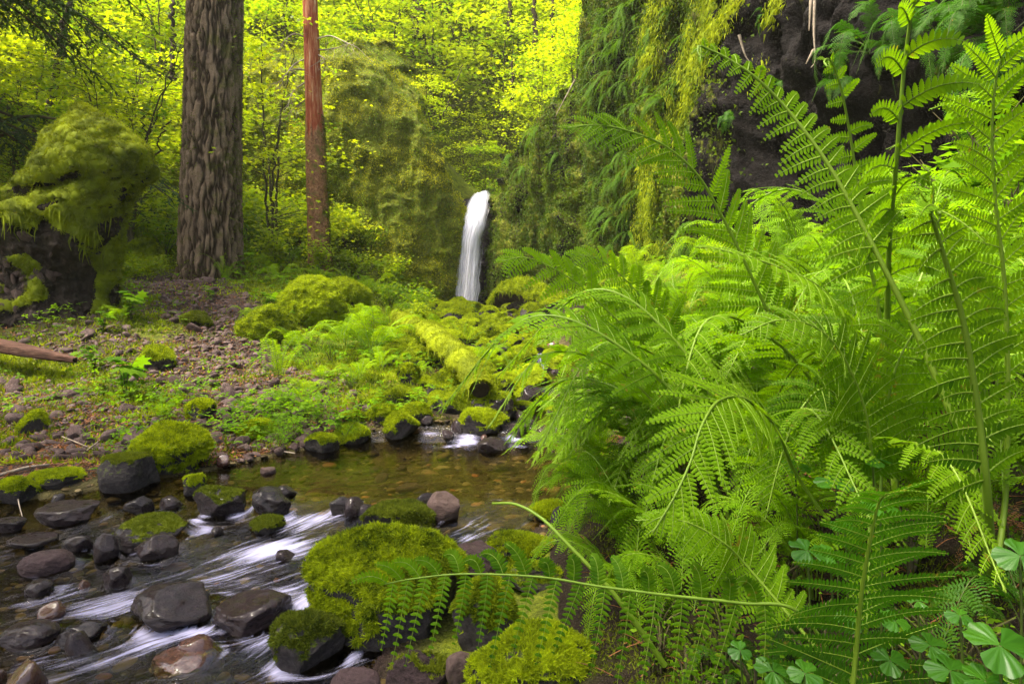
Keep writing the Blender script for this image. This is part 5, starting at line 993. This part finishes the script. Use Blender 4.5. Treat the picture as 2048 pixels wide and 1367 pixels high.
# hanging ferns on the right cliff
MAT['cliff_fern'] = leaf_mat('cliff_fern', (.02, .07, .002), (.09, .19, .004), .45, .7, .08)
HF = []
for k in range(4): HF.append(frond([(0, 0, 0), (.22, 0, .02), (.5, 0, -.16), (.72, 0, -.5), (.8, 0, -.85)], .10, 26, npl=6, tmpl=PIN_S, g=g, stem=.004, simple=True, start=.06, plw=1.3, droop=.2, fwd=.6).mesh('frond', [MAT['cliff_fern'], MAT['fern_stem_old']]))
HP = [(1215, 60), (1235, 95), (1200, 120), (1250, 160), (1225, 190), (1205, 230), (1240, 250), (1262, 120), (1270, 200), (1215, 290), (1235, 320), (1255, 350), (1220, 370), (1240, 400), (1260, 430), (1225, 440), (1250, 470), (1275, 300), (1290, 60), (1190, 170), (1180, 90), (1280, 380), (1245, 20), (1205, 20), (1270, 30), (1210, 410), (1232, 350), (1268, 260), (1195, 260), (1228, 140), (1380, 440), (1400, 465), (1360, 480), (1120, 300), (1050, 330), (1010, 300), (1080, 250), (1300, 140), (1320, 200), (1225, 480), (1246, 300), (1262, 340)]
for k, (px, py) in enumerate(HP):
    q, nn = on_cliff(px, py); t_ = thing('cliff_fern', 'fern hanging down and left from the face of the right cliff', 'fern', q, (0, 0, 0), 'ferns hanging on the right cliff')
    for j in range(7): link('frond', HF[(k + j) % 4], t_, (0, 0, 0), (g.normal() * .3, g.normal() * .25 + .1, math.pi + .35 + g.normal() * .5), g.uniform(.22, .5) * q[1] / 10)
# roots and bare hanging stems on the overhang
for pts in [[(1630, -10), (1628, 60), (1630, 120), (1622, 135)], [(1622, 0), (1619, 50), (1618, 62)], [(1628, 100), (1612, 128)], [(1478, 70), (1490, 110), (1500, 125)], [(1150, 160), (1120, 215), (1110, 235)]]:
    qs = [on_cliff(*p_)[0] + on_cliff(*p_)[1] * .12 for p_ in pts]; yy = min(q[1] for q in qs); qs = [P(p_[0], p_[1], yy - .1) for p_ in pts]; a = qs[0]
    tag(link('hanging_root', MB().tube(catmull(np.array(qs) - a, 24), np.linspace(.018, .004, 24), 5).mesh('hanging_root', MAT['twig']), None, a), 'pale bare root dangling in front of the dark rock of the right cliff', 'root', 'bare roots dangling from the right cliff')

# ================================================================ GROUND PLANTS
g = np.random.default_rng(55)
def scatter(n, fun, ymin=3.5, ymax=17, lim=.85, xr=None):
    out_ = []; tot = 0
    while tot < n:
        m_ = n * 3; y = ymin * (ymax / ymin) ** g.random(m_); x = g.uniform(-lim, lim, m_) * y
        k = (sdist(x, y) > .03) & (g.random(m_) < fun(x, y)); 
        if xr: k &= (x > xr[0]) & (x < xr[1])
        out_.append(np.stack([x[k], y[k]], -1)); tot += k.sum()
    return np.concatenate(out_)[:n]
# moss shoots over the ground
def mossden(x, y): return np.clip((1 - .85 * screef(x, y)) * (1 - heap(x, y)) * smooth(-.35, .15, fbm(xyz(x, y) * 1.3, 3)), 0, 1) * (~((x > -.2) & (y < 4.9))) 
q = scatter(220000, mossden, 3.9, 16); z = H(q[:, 0], q[:, 1]); mb = MB(); lumpy = .05 * np.abs(fbm(xyz(q[:, 0], q[:, 1]) * 5, 3)); pts = xyz(q[:, 0], q[:, 1], z + lumpy * .5); s_ = .03 * (1 + .05 * q[:, 1])
n = len(q); zt = unit(np.array([0, 0, 1]) + .8 * g.normal(size=(n, 3))); x = unit(np.cross(zt, g.normal(size=(n, 3)))); y = np.cross(zt, x); s_ = (s_ * g.uniform(.5, 1.5, n))[:, None]
mb.stamp(TRI[0], TRI[1], pts, np.stack([x * s_ * .35, y * s_, zt * s_], 1), np.clip(.5 + .6 * fbm(pts * 2.2, 3) + .5 * fbm(pts * 9, 2) + .12 * g.normal(size=n), 0, 1)); tag(link('ground_moss', mb.mesh('ground_moss', MAT['moss'])), 'yellow-green moss carpeting the left bank', 'moss', kind='stuff')
# dead litter
q = scatter(26000, lambda x, y: .15 + .85 * screef(x, y), 3.7, 10, xr=(-9, -.6)); n = len(q); z = unit(np.array([0, 0, 1]) + .4 * g.normal(size=(n, 3))); a = g.uniform(0, 6.3, n); h = np.stack([np.cos(a), np.sin(a), 0 * a], -1); y = unit(np.cross(z, h)); x = np.cross(y, z); s_ = (g.uniform(.012, .045, n))[:, None]
MB_ = MB().stamp(DIA[0], DIA[1], xyz(q[:, 0], q[:, 1], H(q[:, 0], q[:, 1]) + .012), np.stack([x * s_, y * s_ * g.uniform(.15, .8, n)[:, None], z * s_], 1), g.random(n)); tag(link('leaf_litter', MB_.mesh('leaf_litter', MAT['litter'])), 'dead leaves, needles and bark scraps on the left bank', 'litter', kind='stuff')
# low leafy ground cover
def herbden(x, y):
    d = smooth(-.1, .3, fbm(xyz(x, y, 7) * 1.1, 3)) * (1 - .8 * screef(x, y)); d = np.maximum(d * .6, smooth(.55, .2, np.hypot(x + 1.75, (y - 5.0) * .8))); return np.clip(d * (1 - .8 * heap(x, y)) * (~((x > -.2) & (y < 4.9))) + 0, 0, 1) * ((y > 3.5) | (x > 3))
q = scatter(10000, herbden, 2.0, 16); n = len(q); hgt = g.uniform(.03, .13, n) * (1 + .05 * q[:, 1]); pts = xyz(q[:, 0], q[:, 1], H(q[:, 0], q[:, 1]) + hgt)
mb = MB(); tr_ = np.array([(0, 0, 0)]); 
tri3 = []; fs = []
for k in range(3):
    a = k * 2.094; ca, sa = math.cos(a), math.sin(a); base = len(tri3); tri3 += [(ca * u - sa * v_, sa * u + ca * v_, w_) for u, v_, w_ in [(0, 0, 0), (.55, -.36, .03), (1, -.12, -.08), (1, .12, -.08), (.55, .36, .03)]]; fs.append([base, base + 1, base + 2, base + 3]); fs.append([base, base + 3, base + 4, base])
T3 = (np.array(tri3), [np.array([f for f in fs if len(set(f)) == 4]), np.array([[5 * k, 5 * k + 3, 5 * k + 4] for k in range(3)])])
mb.stamp(T3[0], T3[1], pts, leaf_frames(n, g, .027, .3) * (1 + .05 * q[:, 1])[:, None, None], np.clip(.5 + .5 * fbm(pts * 1.7, 2) + .15 * g.normal(size=n), 0, 1)); tag(link('ground_cover', mb.mesh('ground_cover', MAT['broad'])), 'small three-leaved herbs covering the mossy banks', 'herbs', kind='stuff')

# ferns of the left bank and middle ground
LF = 'green fern arching among the moss between the trunks and the creek'; GF = 'ferns of the mossy left bank'
for px, py, s, nf, kind, lab in [(745, 705, .95, 11, 'f', 'large lady fern beside the upper end of the long mossy log'), (690, 700, .75, 9, 'f', 'lady fern left of the large one by the log'), (960, 742, .6, 9, 'f', 'fern spreading over the moss-capped rocks by the creek'), (560, 760, .6, 9, 's', 'sword fern with arching yellow-green fronds left of the lady ferns'), (590, 700, .55, 8, 'f', 'fern at the right foot of the great bright moss mound'),
                             (610, 828, .42, 5, 's', 'bluish sword fern drooping over the bank above the pool'), (682, 818, .36, 4, 's', 'narrow bluish sword fern right of its drooping neighbour'), (880, 690, .5, 7, 'f', 'small fern on the far side of the long mossy log'), (842, 745, .35, 6, 'f', 'little fern hanging over the middle of the long mossy log'), (450, 560, .55, 9, 's', 'sword fern at the foot of the thick trunk')]:
    fern_clump(hit(px, py), nf, s, lab, None, FFROND if kind == 'f' else SFROND, g)
for px, py, s in [(545, 545, .6), (700, 575, .7), (740, 590, .7), (780, 600, .7), (830, 610, .6), (640, 560, .5), (720, 640, .6), (780, 660, .6), (820, 640, .6), (660, 660, .5), (620, 620, .4), (560, 560, .5), (500, 520, .6), (590, 520, .6), (690, 530, .7), (760, 545, .7), (820, 575, .7), (300, 480, .6), (340, 500, .6), (860, 640, .5), (880, 660, .45), (930, 690, .4), (640, 760, .35), (720, 760, .4), (760, 740, .4), (470, 500, .5), (525, 500, .5), (240, 640, .35), (500, 640, .35), (610, 790, .3), (330, 835, .25),  (670, 600, .5)]:
    p_ = hit(px, py); fern_clump(p_, 8, s * 1.05, LF, GF, FFROND if g.random() < .8 else SFROND, g)
# broad-leaved bushes and seedlings
BU = [bush(400 + k, .75, 800, .042) for k in range(3)]; BUS = [bush(410 + k, .6, 900, .028, 'broad', DIA, tilt=.5) for k in range(2)]; BIG = [bush(420 + k, .42, 26, .10, 'broad', ML7, 5, .22, .22) for k in range(3)]
def put_bush(data, px, py, s, lab, grp=None, name='shrub', cat='shrub', Y=None):
    p_ = hit(px, py); t_ = thing(name, lab, cat, p_, (0, 0, g.uniform(0, 6)), grp, s); link('stem', data[0], t_); link('foliage', data[1], t_)
for px, py, s, lab in [(468, 558, 1.15, 'bright large-leaved plant in front of the foot of the thick trunk'), (262, 640, .85, 'pale green large-leaved plant at the right foot of the mossy stump'), (250, 800, .95, 'large-leaved plant with star-shaped leaves in the middle of the left bank'), (190, 740, .6, 'small star-leaved plant above the larger one on the left bank'), (675, 868, .5, 'pale large-leaved seedling between two mossy boulders at the pool'), (535, 625, .7, 'large-leaved plant on the moss left of the great bright mound'), (600, 520, .7, 'large-leaved plant left of the foot of the red snag'), (205, 665, .6, 'low large-leaved plant below the dark side of the stump'), (420, 600, .5, 'flat pale-leaved seedling on the scree below the thick trunk')]:
    put_bush(BIG[int(px) % 3], px, py, s, lab, None, 'broadleaf_plant', 'plant')
for px, py, s in [(520, 515, 1.1), (560, 500, 1.2), (330, 520, 1.1), (290, 505, 1.1), (600, 495, 1.1), (690, 500, 1.3), (740, 515, 1.2), (720, 560, .9), (790, 560, 1.0), (840, 590, .8), (855, 610, .7), (640, 545, .8), (780, 620, .7), (500, 490, 1.2), (270, 560, .6), (800, 520, 1.1), (350, 480, 1.2), (540, 470, 1.3), (580, 540, .8), (700, 610, .6), (830, 655, .5)]:
    put_bush(BU[int(px) % 3] if g.random() < .6 else BUS[int(px) % 2], px, py, s, 'leafy green shrub in the undergrowth between the trunks and the left cliff', 'undergrowth shrubs on the left bank')
for px, py, s in [(565, 900, .32), (590, 885, .35), (690, 885, .3), (640, 850, .3), (560, 870, .3), (740, 720, .4), (700, 780, .35), (660, 720, .4), (620, 740, .4)]:
    put_bush(BUS[int(px) % 2], px, py, s, 'low bright herb with small leaflets near the far rim of the pool', 'low herbs by the pool', 'herb', 'plant')
for k in range(46):       # more small hanging ferns scattered over the bulge of the right cliff
    px, py = g.uniform(1170, 1400), g.uniform(0, 500)
    if px > 1290 and g.random() < .6: continue
    q, nn = on_cliff(px, py)
    if q[1] < 7.5: continue
    t_ = thing('cliff_fern', 'fern hanging down and left from the face of the right cliff', 'fern', q, (0, 0, 0), 'ferns hanging on the right cliff')
    for j in range(5): link('frond', HF[(k + j) % 4], t_, (0, 0, 0), (g.normal() * .3, g.normal() * .3 + .1, math.pi + .35 + g.normal() * .6), g.uniform(.2, .42) * q[1] / 10)
for px, py, s in [(610, 450, 1.2), (500, 440, 1.2), (690, 470, 1.2), (640, 500, 1.2), (330, 455, 1.3), (280, 470, 1.1), (550, 520, 1.0), (740, 480, 1.1), (790, 560, 1.0), (235, 560, .7), (840, 620, .8), (300, 545, .6), (370, 500, .8)]:
    put_bush(BU[int(px) % 3], px, py + 20, s, 'leafy green shrub in the undergrowth between the trunks and the left cliff', 'undergrowth shrubs on the left bank')
# ================================================================ FERNS OF THE RIGHT BANK
g = np.random.default_rng(90)
HM = [MAT['fern'], MAT['fern_stem'], MAT['fern_stem_old']]
def hero(root, base, pts, Ys, W, npin=26, label=None, up=(0, -1, .35), mats=None, **kw):
    """one frond built at its own depth: pts run from the root end to the tip"""
    n = len(pts); Y = np.interp(np.linspace(0, 1, n), np.linspace(0, 1, len(Ys)), Ys); c = np.array([P(px, py, y) for (px, py), y in zip(pts, Y)]) - base
    kw.setdefault('g', np.random.default_rng(int(pts[-1][0]) + int(pts[-1][1])))
    o = link('frond', frond(c, W, npin, up=up, tmpl=kw.pop('tmpl', PIN_H), **kw).mesh('frond', mats or HM[:2]), root)
    if label: o['label'] = label
    return o
def crown(px, py, Y, label, name='fern', group=None):
    b = P(px, py, Y); b[2] = max(min(b[2], float(H(b[0], b[1])) + .05), float(H(b[0], b[1])) - .05); return thing(name, label, 'fern', b, (0, 0, 0), group), b
# big crown at the right: tall stems with unrolling tips
K, b = crown(1985, 1180, 1.5, 'tall fern in the right foreground with thick bare lower stems and unrolling tips')
end = lambda q: [q]
def from_crown(b, Y0, first, rest): 
    return rest
def hero_from(root, b, pts, Ys, W, **kw):
    kw['npl'] = int(kw.get('npl', 16) * 1.25); kw['npin'] = int(kw.get('npin', 26) * 1.15); kw.setdefault('plw', 1.08)
    n = len(pts); Y = np.interp(np.linspace(0, 1, n), np.linspace(0, 1, len(Ys)), Ys); c = np.array([b] + [P(px, py, y) for (px, py), y in zip(pts, Y)]) - b
    kw.setdefault('g', np.random.default_rng(int(pts[-1][0]) + int(pts[-1][1]))); label = kw.pop('label', None); mats = kw.pop('mats', HM[:2]); up = kw.pop('up', (0, -1, .35)); npin = kw.pop('npin', 26)
    o = link('frond', frond(c, W, npin, up=up, tmpl=kw.pop('tmpl', PIN_H), **kw).mesh('frond', mats), root)
    if label: o['label'] = label
    return o
TH = dict(droop=.45, fwd=.3, jit=.15)
hero_from(K, b, [(1950, 950), (1890, 800), (1830, 660), (1760, 520), (1700, 405), (1640, 305), (1570, 215), (1510, 155), (1450, 115), (1418, 100), (1398, 92), (1396, 108), (1408, 116)], [1.5, 1.6, 1.55], .13, label='long frond leaning left with a curled tip against the dark rock', start=.52, npin=20, stem=.0085, prof=lambda q: .9 * (1 - q) ** .9 + .10, npl=11, **TH)
hero_from(K, b, [(1975, 1000), (1955, 820), (1925, 640), (1890, 520), (1866, 440), (1862, 422), (1872, 416), (1880, 428)], [1.35, 1.15], .14, label='thick frond with a tight crozier at its tip', start=.35, npin=18, stem=.010, prof=lambda q: 1 - .5 * q, npl=11, **TH)
hero_from(K, b, [(2010, 1000), (2015, 760), (2008, 560), (1992, 420), (1984, 280), (1990, 170), (2010, 90)], [1.6, 1.45], .27, label='upright frond at the right edge with a pale ribbed stem', start=.40, npin=14, stem=.007, npl=19, droop=.3, fwd=.55, prof=lambda q: .95 - .5 * q, fold=.15)
K, b = crown(1800, 1080, 1.9, 'tall fern whose straight stem leaves the frame at the top right')
hero_from(K, b, [(1785, 900), (1775, 700), (1778, 500), (1793, 320), (1808, 140), (1826, 0), (1840, -110)], [1.9, 1.5, 1.35], .20, label='straight frond with a pair of arching leaflets near the top edge', start=.34, npin=9, stem=.009, npl=12, droop=.75, fwd=.8, jit=.15, prof=lambda q: 1.0 - .3 * q, fold=.25)
hero_from(K, b, [(1780, 900), (1760, 640), (1730, 480), (1705, 300), (1685, 190), (1668, 135), (1656, 118), (1648, 124), (1655, 134)], [1.95, 1.8, 1.7], .15, label='frond with a bunched unrolling tip below the top edge', start=.34, npin=17, stem=.0065, npl=12, **TH)
K, b = crown(1640, 1010, 2.3, 'fern whose long frond arches left high in front of the moss curtain')
hero_from(K, b, [(1610, 860), (1570, 700), (1520, 590), (1478, 500), (1440, 425), (1395, 350), (1330, 292), (1250, 260), (1190, 250), (1136, 256)], [2.3, 2.2, 2.05], .235, label='arched frond with evenly spaced curved leaflets', start=.34, npin=19, stem=.0075, npl=17, droop=.30, fwd=.75, prof=lambda q: .92 * (1 - q) ** .55 + .06, fold=.05)
hero_from(K, b, [(1690, 800), (1690, 650), (1640, 575), (1540, 528), (1440, 500), (1390, 494)], [2.3, 1.9], .22, label='horizontal frond with a yellowish midrib', start=.28, npin=22, stem=.005, npl=14, up=(0, -.5, .9))
K, b = crown(1420, 960, 2.7, 'fern on the bank edge with two arching fronds in front of the cliff foot')
hero_from(K, b, [(1370, 800), (1300, 700), (1235, 640), (1165, 575), (1110, 538), (1050, 515), (1005, 522)], [2.7, 2.5], .21, label='frond arching over the root arch', start=.42, npin=15, stem=.006, npl=14, fwd=.7, droop=.5, prof=lambda q: .95 * (1 - q) ** .5 + .05)
hero_from(K, b, [(1400, 800), (1330, 650), (1280, 590), (1230, 540), (1190, 515), (1142, 508)], [2.7, 2.6], .19, start=.42, npin=14, stem=.005, npl=13, fwd=.7, droop=.4, prof=lambda q: .95 * (1 - q) ** .5 + .05)
hero_from(K, b, [(1350, 880), (1260, 760), (1180, 690), (1120, 660), (1075, 690)], [2.6, 2.4], .24, start=.3, npin=22, stem=.005, up=(0, -.5, .9))
K, b = crown(1760, 1120, 1.6, 'fern with a broad bright frond hanging in the middle of the right foreground')
hero_from(K, b, [(1600, 960), (1555, 860), (1495, 800), (1440, 800), (1404, 850), (1382, 920), (1350, 990), (1305, 1066)], [1.6, 1.45, 1.3, 1.18, 1.1, 1.06, 1.02, 1.0], .19, label='broad bright drooping frond, the clearest one', start=.47, npin=20, stem=.0045, npl=17, up=(.1, -.75, .75), droop=.12, fwd=.72, fold=.0, tone0=.95, prof=lambda q: np.minimum(1, .75 + q * 1.2) * (1 - q) ** .62)
hero_from(K, b, [(1720, 900), (1660, 780), (1600, 820), (1560, 920), (1530, 1040)], [1.75, 1.6], .17, start=.34, npin=22, stem=.0045, npl=16, up=(.2, -.7, .7), tone0=.35)
hero_from(K, b, [(1740, 880), (1700, 740), (1640, 660), (1560, 640), (1480, 670)], [1.6, 1.5], .20, start=.3, npin=22, stem=.0045, npl=15, up=(0, -.6, .8))
hero_from(K, b, [(1765, 900), (1790, 740), (1850, 640), (1930, 600), (2000, 620)], [1.7, 1.6], .17, start=.3, npin=22, stem=.0045, npl=15, up=(0, -.7, .7), tone0=.6)
K, b = crown(1700, 1260, 1.35, 'fern at the stream edge reaching far left over the mossy boulders')
hero_from(K, b, [(1600, 1225), (1480, 1205), (1340, 1190), (1200, 1172), (1080, 1153), (930, 1147), (830, 1156), (765, 1168)], [1.35, 1.42, 1.5], .15, label='flat frond with leaflets hanging over the largest mossy boulder', start=.22, npin=15, stem=.0038, npl=13, up=(0, -.95, .2), droop=.65, fwd=.1, prof=lambda q: .9 - .25 * q, tone0=.3)
hero_from(K, b, [(1510, 1150), (1440, 1080), (1360, 1040), (1270, 1040)], [1.5, 1.5], .13, start=.25, npin=20, stem=.004, npl=13, up=(0, -.7, .7))
K, b = crown(1700, 1390, 1.15, 'low dark fern spreading wide leaflets at the lower right')
b = P(1700, 1420, 1.12); K.location = b
hero_from(K, b, [(1712, 1300), (1722, 1190), (1738, 1090), (1756, 1010), (1775, 985)], [1.12, 1.0], .19, label='upright dark frond with long level leaflets', start=.05, npin=14, stem=.0048, npl=20, up=(0, -1, .1), mats=[MAT['fern_dark'], MAT['fern_stem']], fwd=.35, droop=.35, prof=lambda q: 1.0 - .6 * q, fold=0.0)
# bent leafless shoot over the pool
b0 = P(1230, 1190, 1.6); c = catmull([P(1330, 1330, 1.6), P(1230, 1190, 1.6), P(1130, 1082, 1.65), P(1082, 1035, 1.7), P(1032, 1008, 1.75), P(985, 1006, 1.8)], 40) - b0
tag(link('grass_stem', MB().tube(c, np.linspace(.0075, .003, 40), 8).mesh('grass_stem', MAT['fern_stem']), None, b0), 'smooth bare green stem bending over the near rim of the pool', 'stem')
# the dense mass of ferns behind and between
LG = 'lady fern in the dense thicket covering the right bank'; GG = 'lady ferns of the thicket on the right bank'
for y, xs_ in [(2.15, (.62, .95, 1.35)), (2.6, (.62, 1.0, 1.45, 1.9)), (3.1, (.62, .85, 1.25, 1.7, 2.2)), (3.7, (.8, 1.2, 1.7, 2.25, 2.8)), (4.4, (.9, 1.2, 1.5, 2.1, 2.7, 3.2)), (5.2, (1.0, 1.4, 1.8, 2.4, 3.0)), (6.2, (.95, 1.4, 2.0, 2.6)), (7.3, (1.0, 1.5, 2.1)), (8.6, (1.1, 1.7)), (10, (1.1, 1.7))]:
    for x in xs_:
        xx, yy = x + g.normal() * .08, y + g.normal() * .12; left = x < 1.0
        fern_clump((xx, yy, float(H(xx, yy))), 8, (g.uniform(.72, .95) if y < 4 else g.uniform(.7, .9)) * (1.35 if xx > .36 * yy else 1), LG, GG, HFR if y < 3.3 else FROND if y < 6.5 else FFROND, g, az=(math.pi + .5 if left else None), spread=1.5, tilt=-.0)
for x, y, s in [(.42, 2.25, .5), (.40, 2.6, .5), (.42, 3.0, .55), (.48, 3.4, .6), (.5, 3.9, .6), (.62, 4.5, .5), (.75, 5.2, .45), (.55, 1.9, .45), (.35, 2.0, .35), (1.1, 1.8, .5), (1.5, 1.9, .55), (.8, 1.75, .45)]:
    fern_clump((x, y, float(H(x, y)) + .02), 9, s, 'small fern hanging over the foot of the right bank', 'small ferns along the foot of the right bank', FROND, g, az=math.pi + .3, spread=1.6)
for x, y, s in [(.55, 1.45, .32), (.8, 1.35, .34), (1.1, 1.4, .36), (.95, 1.15, .28), (.62, 1.2, .26)]:
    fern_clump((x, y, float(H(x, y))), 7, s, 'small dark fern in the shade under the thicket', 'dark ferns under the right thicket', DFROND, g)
# broad leaves against the dark rock upper right
for px, py, Y, s in [(1990, 330, 3.6, 1.3), (2040, 300, 3.2, 1.2), (1900, 300, 4.2, 1.2), (1960, 210, 3.9, 1.2)]:
    q = P(px, py, Y); t_ = thing('broadleaf_plant', 'broad pointed leaves in front of the dark rock at the upper right', 'plant', q - np.array([0, 0, .5]), (0, 0, g.uniform(0, 6)), 'broad-leaved plants under the right cliff', s); dd_ = bush(int(px), .55, 60, .09, 'broad', DIA, 6, .3, .35); link('stem', dd_[0], t_); link('foliage', dd_[1], t_)
# three-leaved plants of the lower right corner
_a = np.linspace(-1.0, 1.0, 25); fan = [(0, 0, 0)]
for q_ in (.5, 1):
    fan += [(q_ * math.cos(t_ * .98) * (1 - .14 * math.exp(-(t_ / .16) ** 2) - .18 * abs(t_) ** 5 + .02 * math.cos(t_ * 19)), q_ * math.sin(t_ * .98) * (1 - .18 * abs(t_) ** 5), .16 * abs(t_) * q_ - .20 * q_ * q_ + .02 * math.cos(t_ * 16) * q_) for t_ in _a]
FAN = (np.array(fan), [np.array([[0, k, k + 1] for k in range(1, 25)]), np.array([[k, k + 25, k + 26, k + 1] for k in range(1, 25)])])
def trefoil(loc, size, hgt, tilt, label, group, rz=None):
    t_ = thing('woodland_trefoil', label, 'plant', loc - np.array([0, 0, hgt]), (0, 0, 0), group); gg_ = g; link('stem', MB().tube(catmull([(0.02, .01, -.05), (.01, 0, hgt * .6), (0, 0, hgt)], 10), [.0022] * 10, 5).mesh('stem', MAT['fern_stem_old']), t_)
    z = unit(np.array([tilt[0], tilt[1], 1.0])); h0 = unit(np.cross(z, [0, 1, 0])); a0 = g.uniform(0, 6) if rz is None else rz
    for k in range(3):
        a = a0 + k * 2.094; x = unit(h0 * math.cos(a) + np.cross(z, h0) * math.sin(a)); y = np.cross(z, x); s = size * g.uniform(.9, 1.1)
        mb = MB().stamp(FAN[0], FAN[1], np.array([[0, 0, hgt]]) , np.stack([x * s, y * s * .8, z * s], 0)[None], np.array([g.uniform(.3, .9)])); link('leaflet', mb.mesh('leaflet', MAT['clover']), t_)
for px, py, Y, s, tl in [(2000, 1290, .95, .048, (0, -.5)), (1545, 1340, 1.1, .03, (.1, -.6)), (1860, 1290, 1.05, .032, (0, -.4)), (1790, 1240, 1.15, .03, (.2, -.4)), (1615, 1100, 1.35, .042, (0, -.4)), (1660, 1105, 1.35, .036, (.2, -.3)), (1672, 962, 1.5, .045, (0, -.25)), (1760, 1010, 1.3, .042, (.2, -.3)), (2040, 1110, 1.1, .04, (-.2, -.7)), (1900, 1340, 1.0, .035, (0, -.4)),
                         (1745, 915, 1.6, .045, (.1, -.2)), (1780, 1320, 1.1, .03, (0, -.5)), (1610, 1345, 1.05, .028, (0, -.5)), (1690, 1050, 1.4, .03, (.1, -.3)), (1700, 1240, 1.2, .028, (0, -.5)), (1590, 930, 1.7, .04, (0, -.25)), (1835, 1200, 1.2, .022, (0, -.4)), (1920, 1230, 1.15, .024, (0, -.5)), (1480, 1300, 1.25, .025, (0, -.5)), (1970, 1360, .95, .034, (0, -.5))]:
    q = P(px, py, Y); h_ = max(.04, q[2] - float(H(q[0], q[1]))); trefoil(q, s, h_, tl, 'three-leaved woodland plant on the shaded ground at the lower right', 'three-leaved plants in the lower right corner')
# small herbs and dead stems on the dark ground
BB = [bush(430 + k, .16, 60, .018, 'broad', DIA, 6, .09, .6) for k in range(2)]
for k in range(60):
    y = g.uniform(1.05, 2.2); x = g.uniform(.28 + .1 * (y - 1), .8 * y); t_ = thing('herb', 'small green herb on the dark soil under the ferns', 'plant', (x, y, float(H(x, y))), (0, 0, g.uniform(0, 6)), 'small herbs under the right thicket', g.uniform(.6, 1.2)); dd_ = BB[k % 2]; link('stem', dd_[0], t_); link('foliage', dd_[1], t_)
mb = MB()
for k in range(420):
    y = g.uniform(1.0, 2.6); x = g.uniform(.25, .85 * y); a = g.uniform(0, 6.3); L = g.uniform(.02, .12); q = np.array([x, y, float(H(x, y)) + .006]); d_ = np.array([math.cos(a), math.sin(a), g.uniform(-.1, .5)]) * L; mb.tube(catmull([q, q + d_ * .5 + [0, 0, .006], q + d_], 5), [.0018, .0016, .0014, .001, .0006], 3, g.random(), cap=False)
tag(link('plant_litter', mb.mesh('plant_litter', MAT['litter'])), 'dead stems and needles on the dark soil under the ferns', 'litter', kind='stuff')
q = scatter(26000, lambda x, y: (x > .2) * smooth(-.1, .2, fbm(xyz(x, y, 4) * 4, 3)), 1.0, 3.2, .9, (.2, 3)); mb = MB(); tufts(mb, xyz(q[:, 0], q[:, 1], H(q[:, 0], q[:, 1])), np.tile([0, 0, 1.0], (len(q), 1)), .014, g, .3, .8); tag(link('bank_moss', mb.mesh('bank_moss', MAT['moss_dark'])), 'dull moss on the dark soil of the right bank', 'moss', kind='stuff')

for px, py, s in [(1745, 95, .7), (1780, 130, .6), (1900, 90, .8), (1960, 110, .8), (2030, 80, .9), (1850, 60, .5), (1700, 200, .4), (1560, 200, .3), (1450, 250, .35), (1990, 200, .8), (2040, 180, .9), (1530, 60, .3)]:
    q, nn = on_cliff(px, py); t_ = thing('cliff_fern', 'dark green fern growing from the black rock at the upper right', 'fern', q, (0, 0, 0), 'dark ferns on the black rock')
    for j in range(6): link('frond', DFROND[j % 4], t_, (0, 0, 0), (g.normal() * .3, .2 + g.normal() * .3, math.pi + .5 + g.normal() * .8), s * g.uniform(.7, 1.1))

# cover round the root ends, and a few dead fronds lying in the thicket
for px, py, Y, s in [(1660, 1270, 1.3, .26), (1610, 1290, 1.25, .2), (1720, 1300, 1.3, .24), (1560, 1330, 1.25, .2)]:
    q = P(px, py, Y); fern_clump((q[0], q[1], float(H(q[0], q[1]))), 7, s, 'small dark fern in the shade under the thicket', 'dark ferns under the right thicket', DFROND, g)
DEAD = [frond(arch(1, .25, .8, .3, gg), .15, 18, npl=9, tmpl=PIN_S, g=gg, stem=.004, simple=True, droop=.8, plw=.7, jit=.4).mesh('frond', [MAT['litter'], MAT['needle_stem']]) for k in range(2)]
for k, (x, y, s) in enumerate([(1.15, 1.9, .5), (.9, 2.3, .55), (1.6, 2.2, .6), (.7, 2.0, .45), (1.35, 1.6, .45), (.6, 2.7, .5), (.75, 3.3, .6)]):
    t_ = thing('dead_fern', 'withered brown fern frond lying low among the green ferns', 'fern', (x, y, float(H(x, y)) + .04), (0, 0, 0), 'withered fern fronds in the right thicket')
    for j in range(2): link('frond', DEAD[(k + j) % 2], t_, (0, 0, 0), (g.normal() * .3, .1, math.pi + g.normal() * .9), s * g.uniform(.8, 1.1))
# ================================================================ HAZE (soft forest air)
m, t, out = M_('haze'); pv = t.nodes.new('ShaderNodeVolumePrincipled'); pv.inputs['Color'].default_value = (.98, .98, .75, 1); pv.inputs['Density'].default_value = .0008; pv.inputs['Anisotropy'].default_value = .2; t.links.new(pv.outputs[0], out.inputs['Volume'])
bm = bmesh.new(); bmesh.ops.create_cube(bm, size=1); me = bpy.data.meshes.new('haze'); bm.to_mesh(me); bm.free(); me.materials.append(m)
o = link('haze', me, None, (0, 0, 31), None, (170, 170, 66)); tag(o, 'thin pale forest haze filling the ravine', 'haze', kind='stuff'); sc.cycles.volume_bounces = 0
for m in bpy.data.materials:      # dry bark, soil and rock have little gloss; the wet stones keep theirs
    for nd in (m.node_tree.nodes if m.use_nodes else []):
        if nd.type == 'BSDF_PRINCIPLED' and abs(nd.inputs['Specular IOR Level'].default_value - .5) < 1e-4: nd.inputs['Specular IOR Level'].default_value = .2 if m.name in ('rock_wet', 'rock_red') else .12
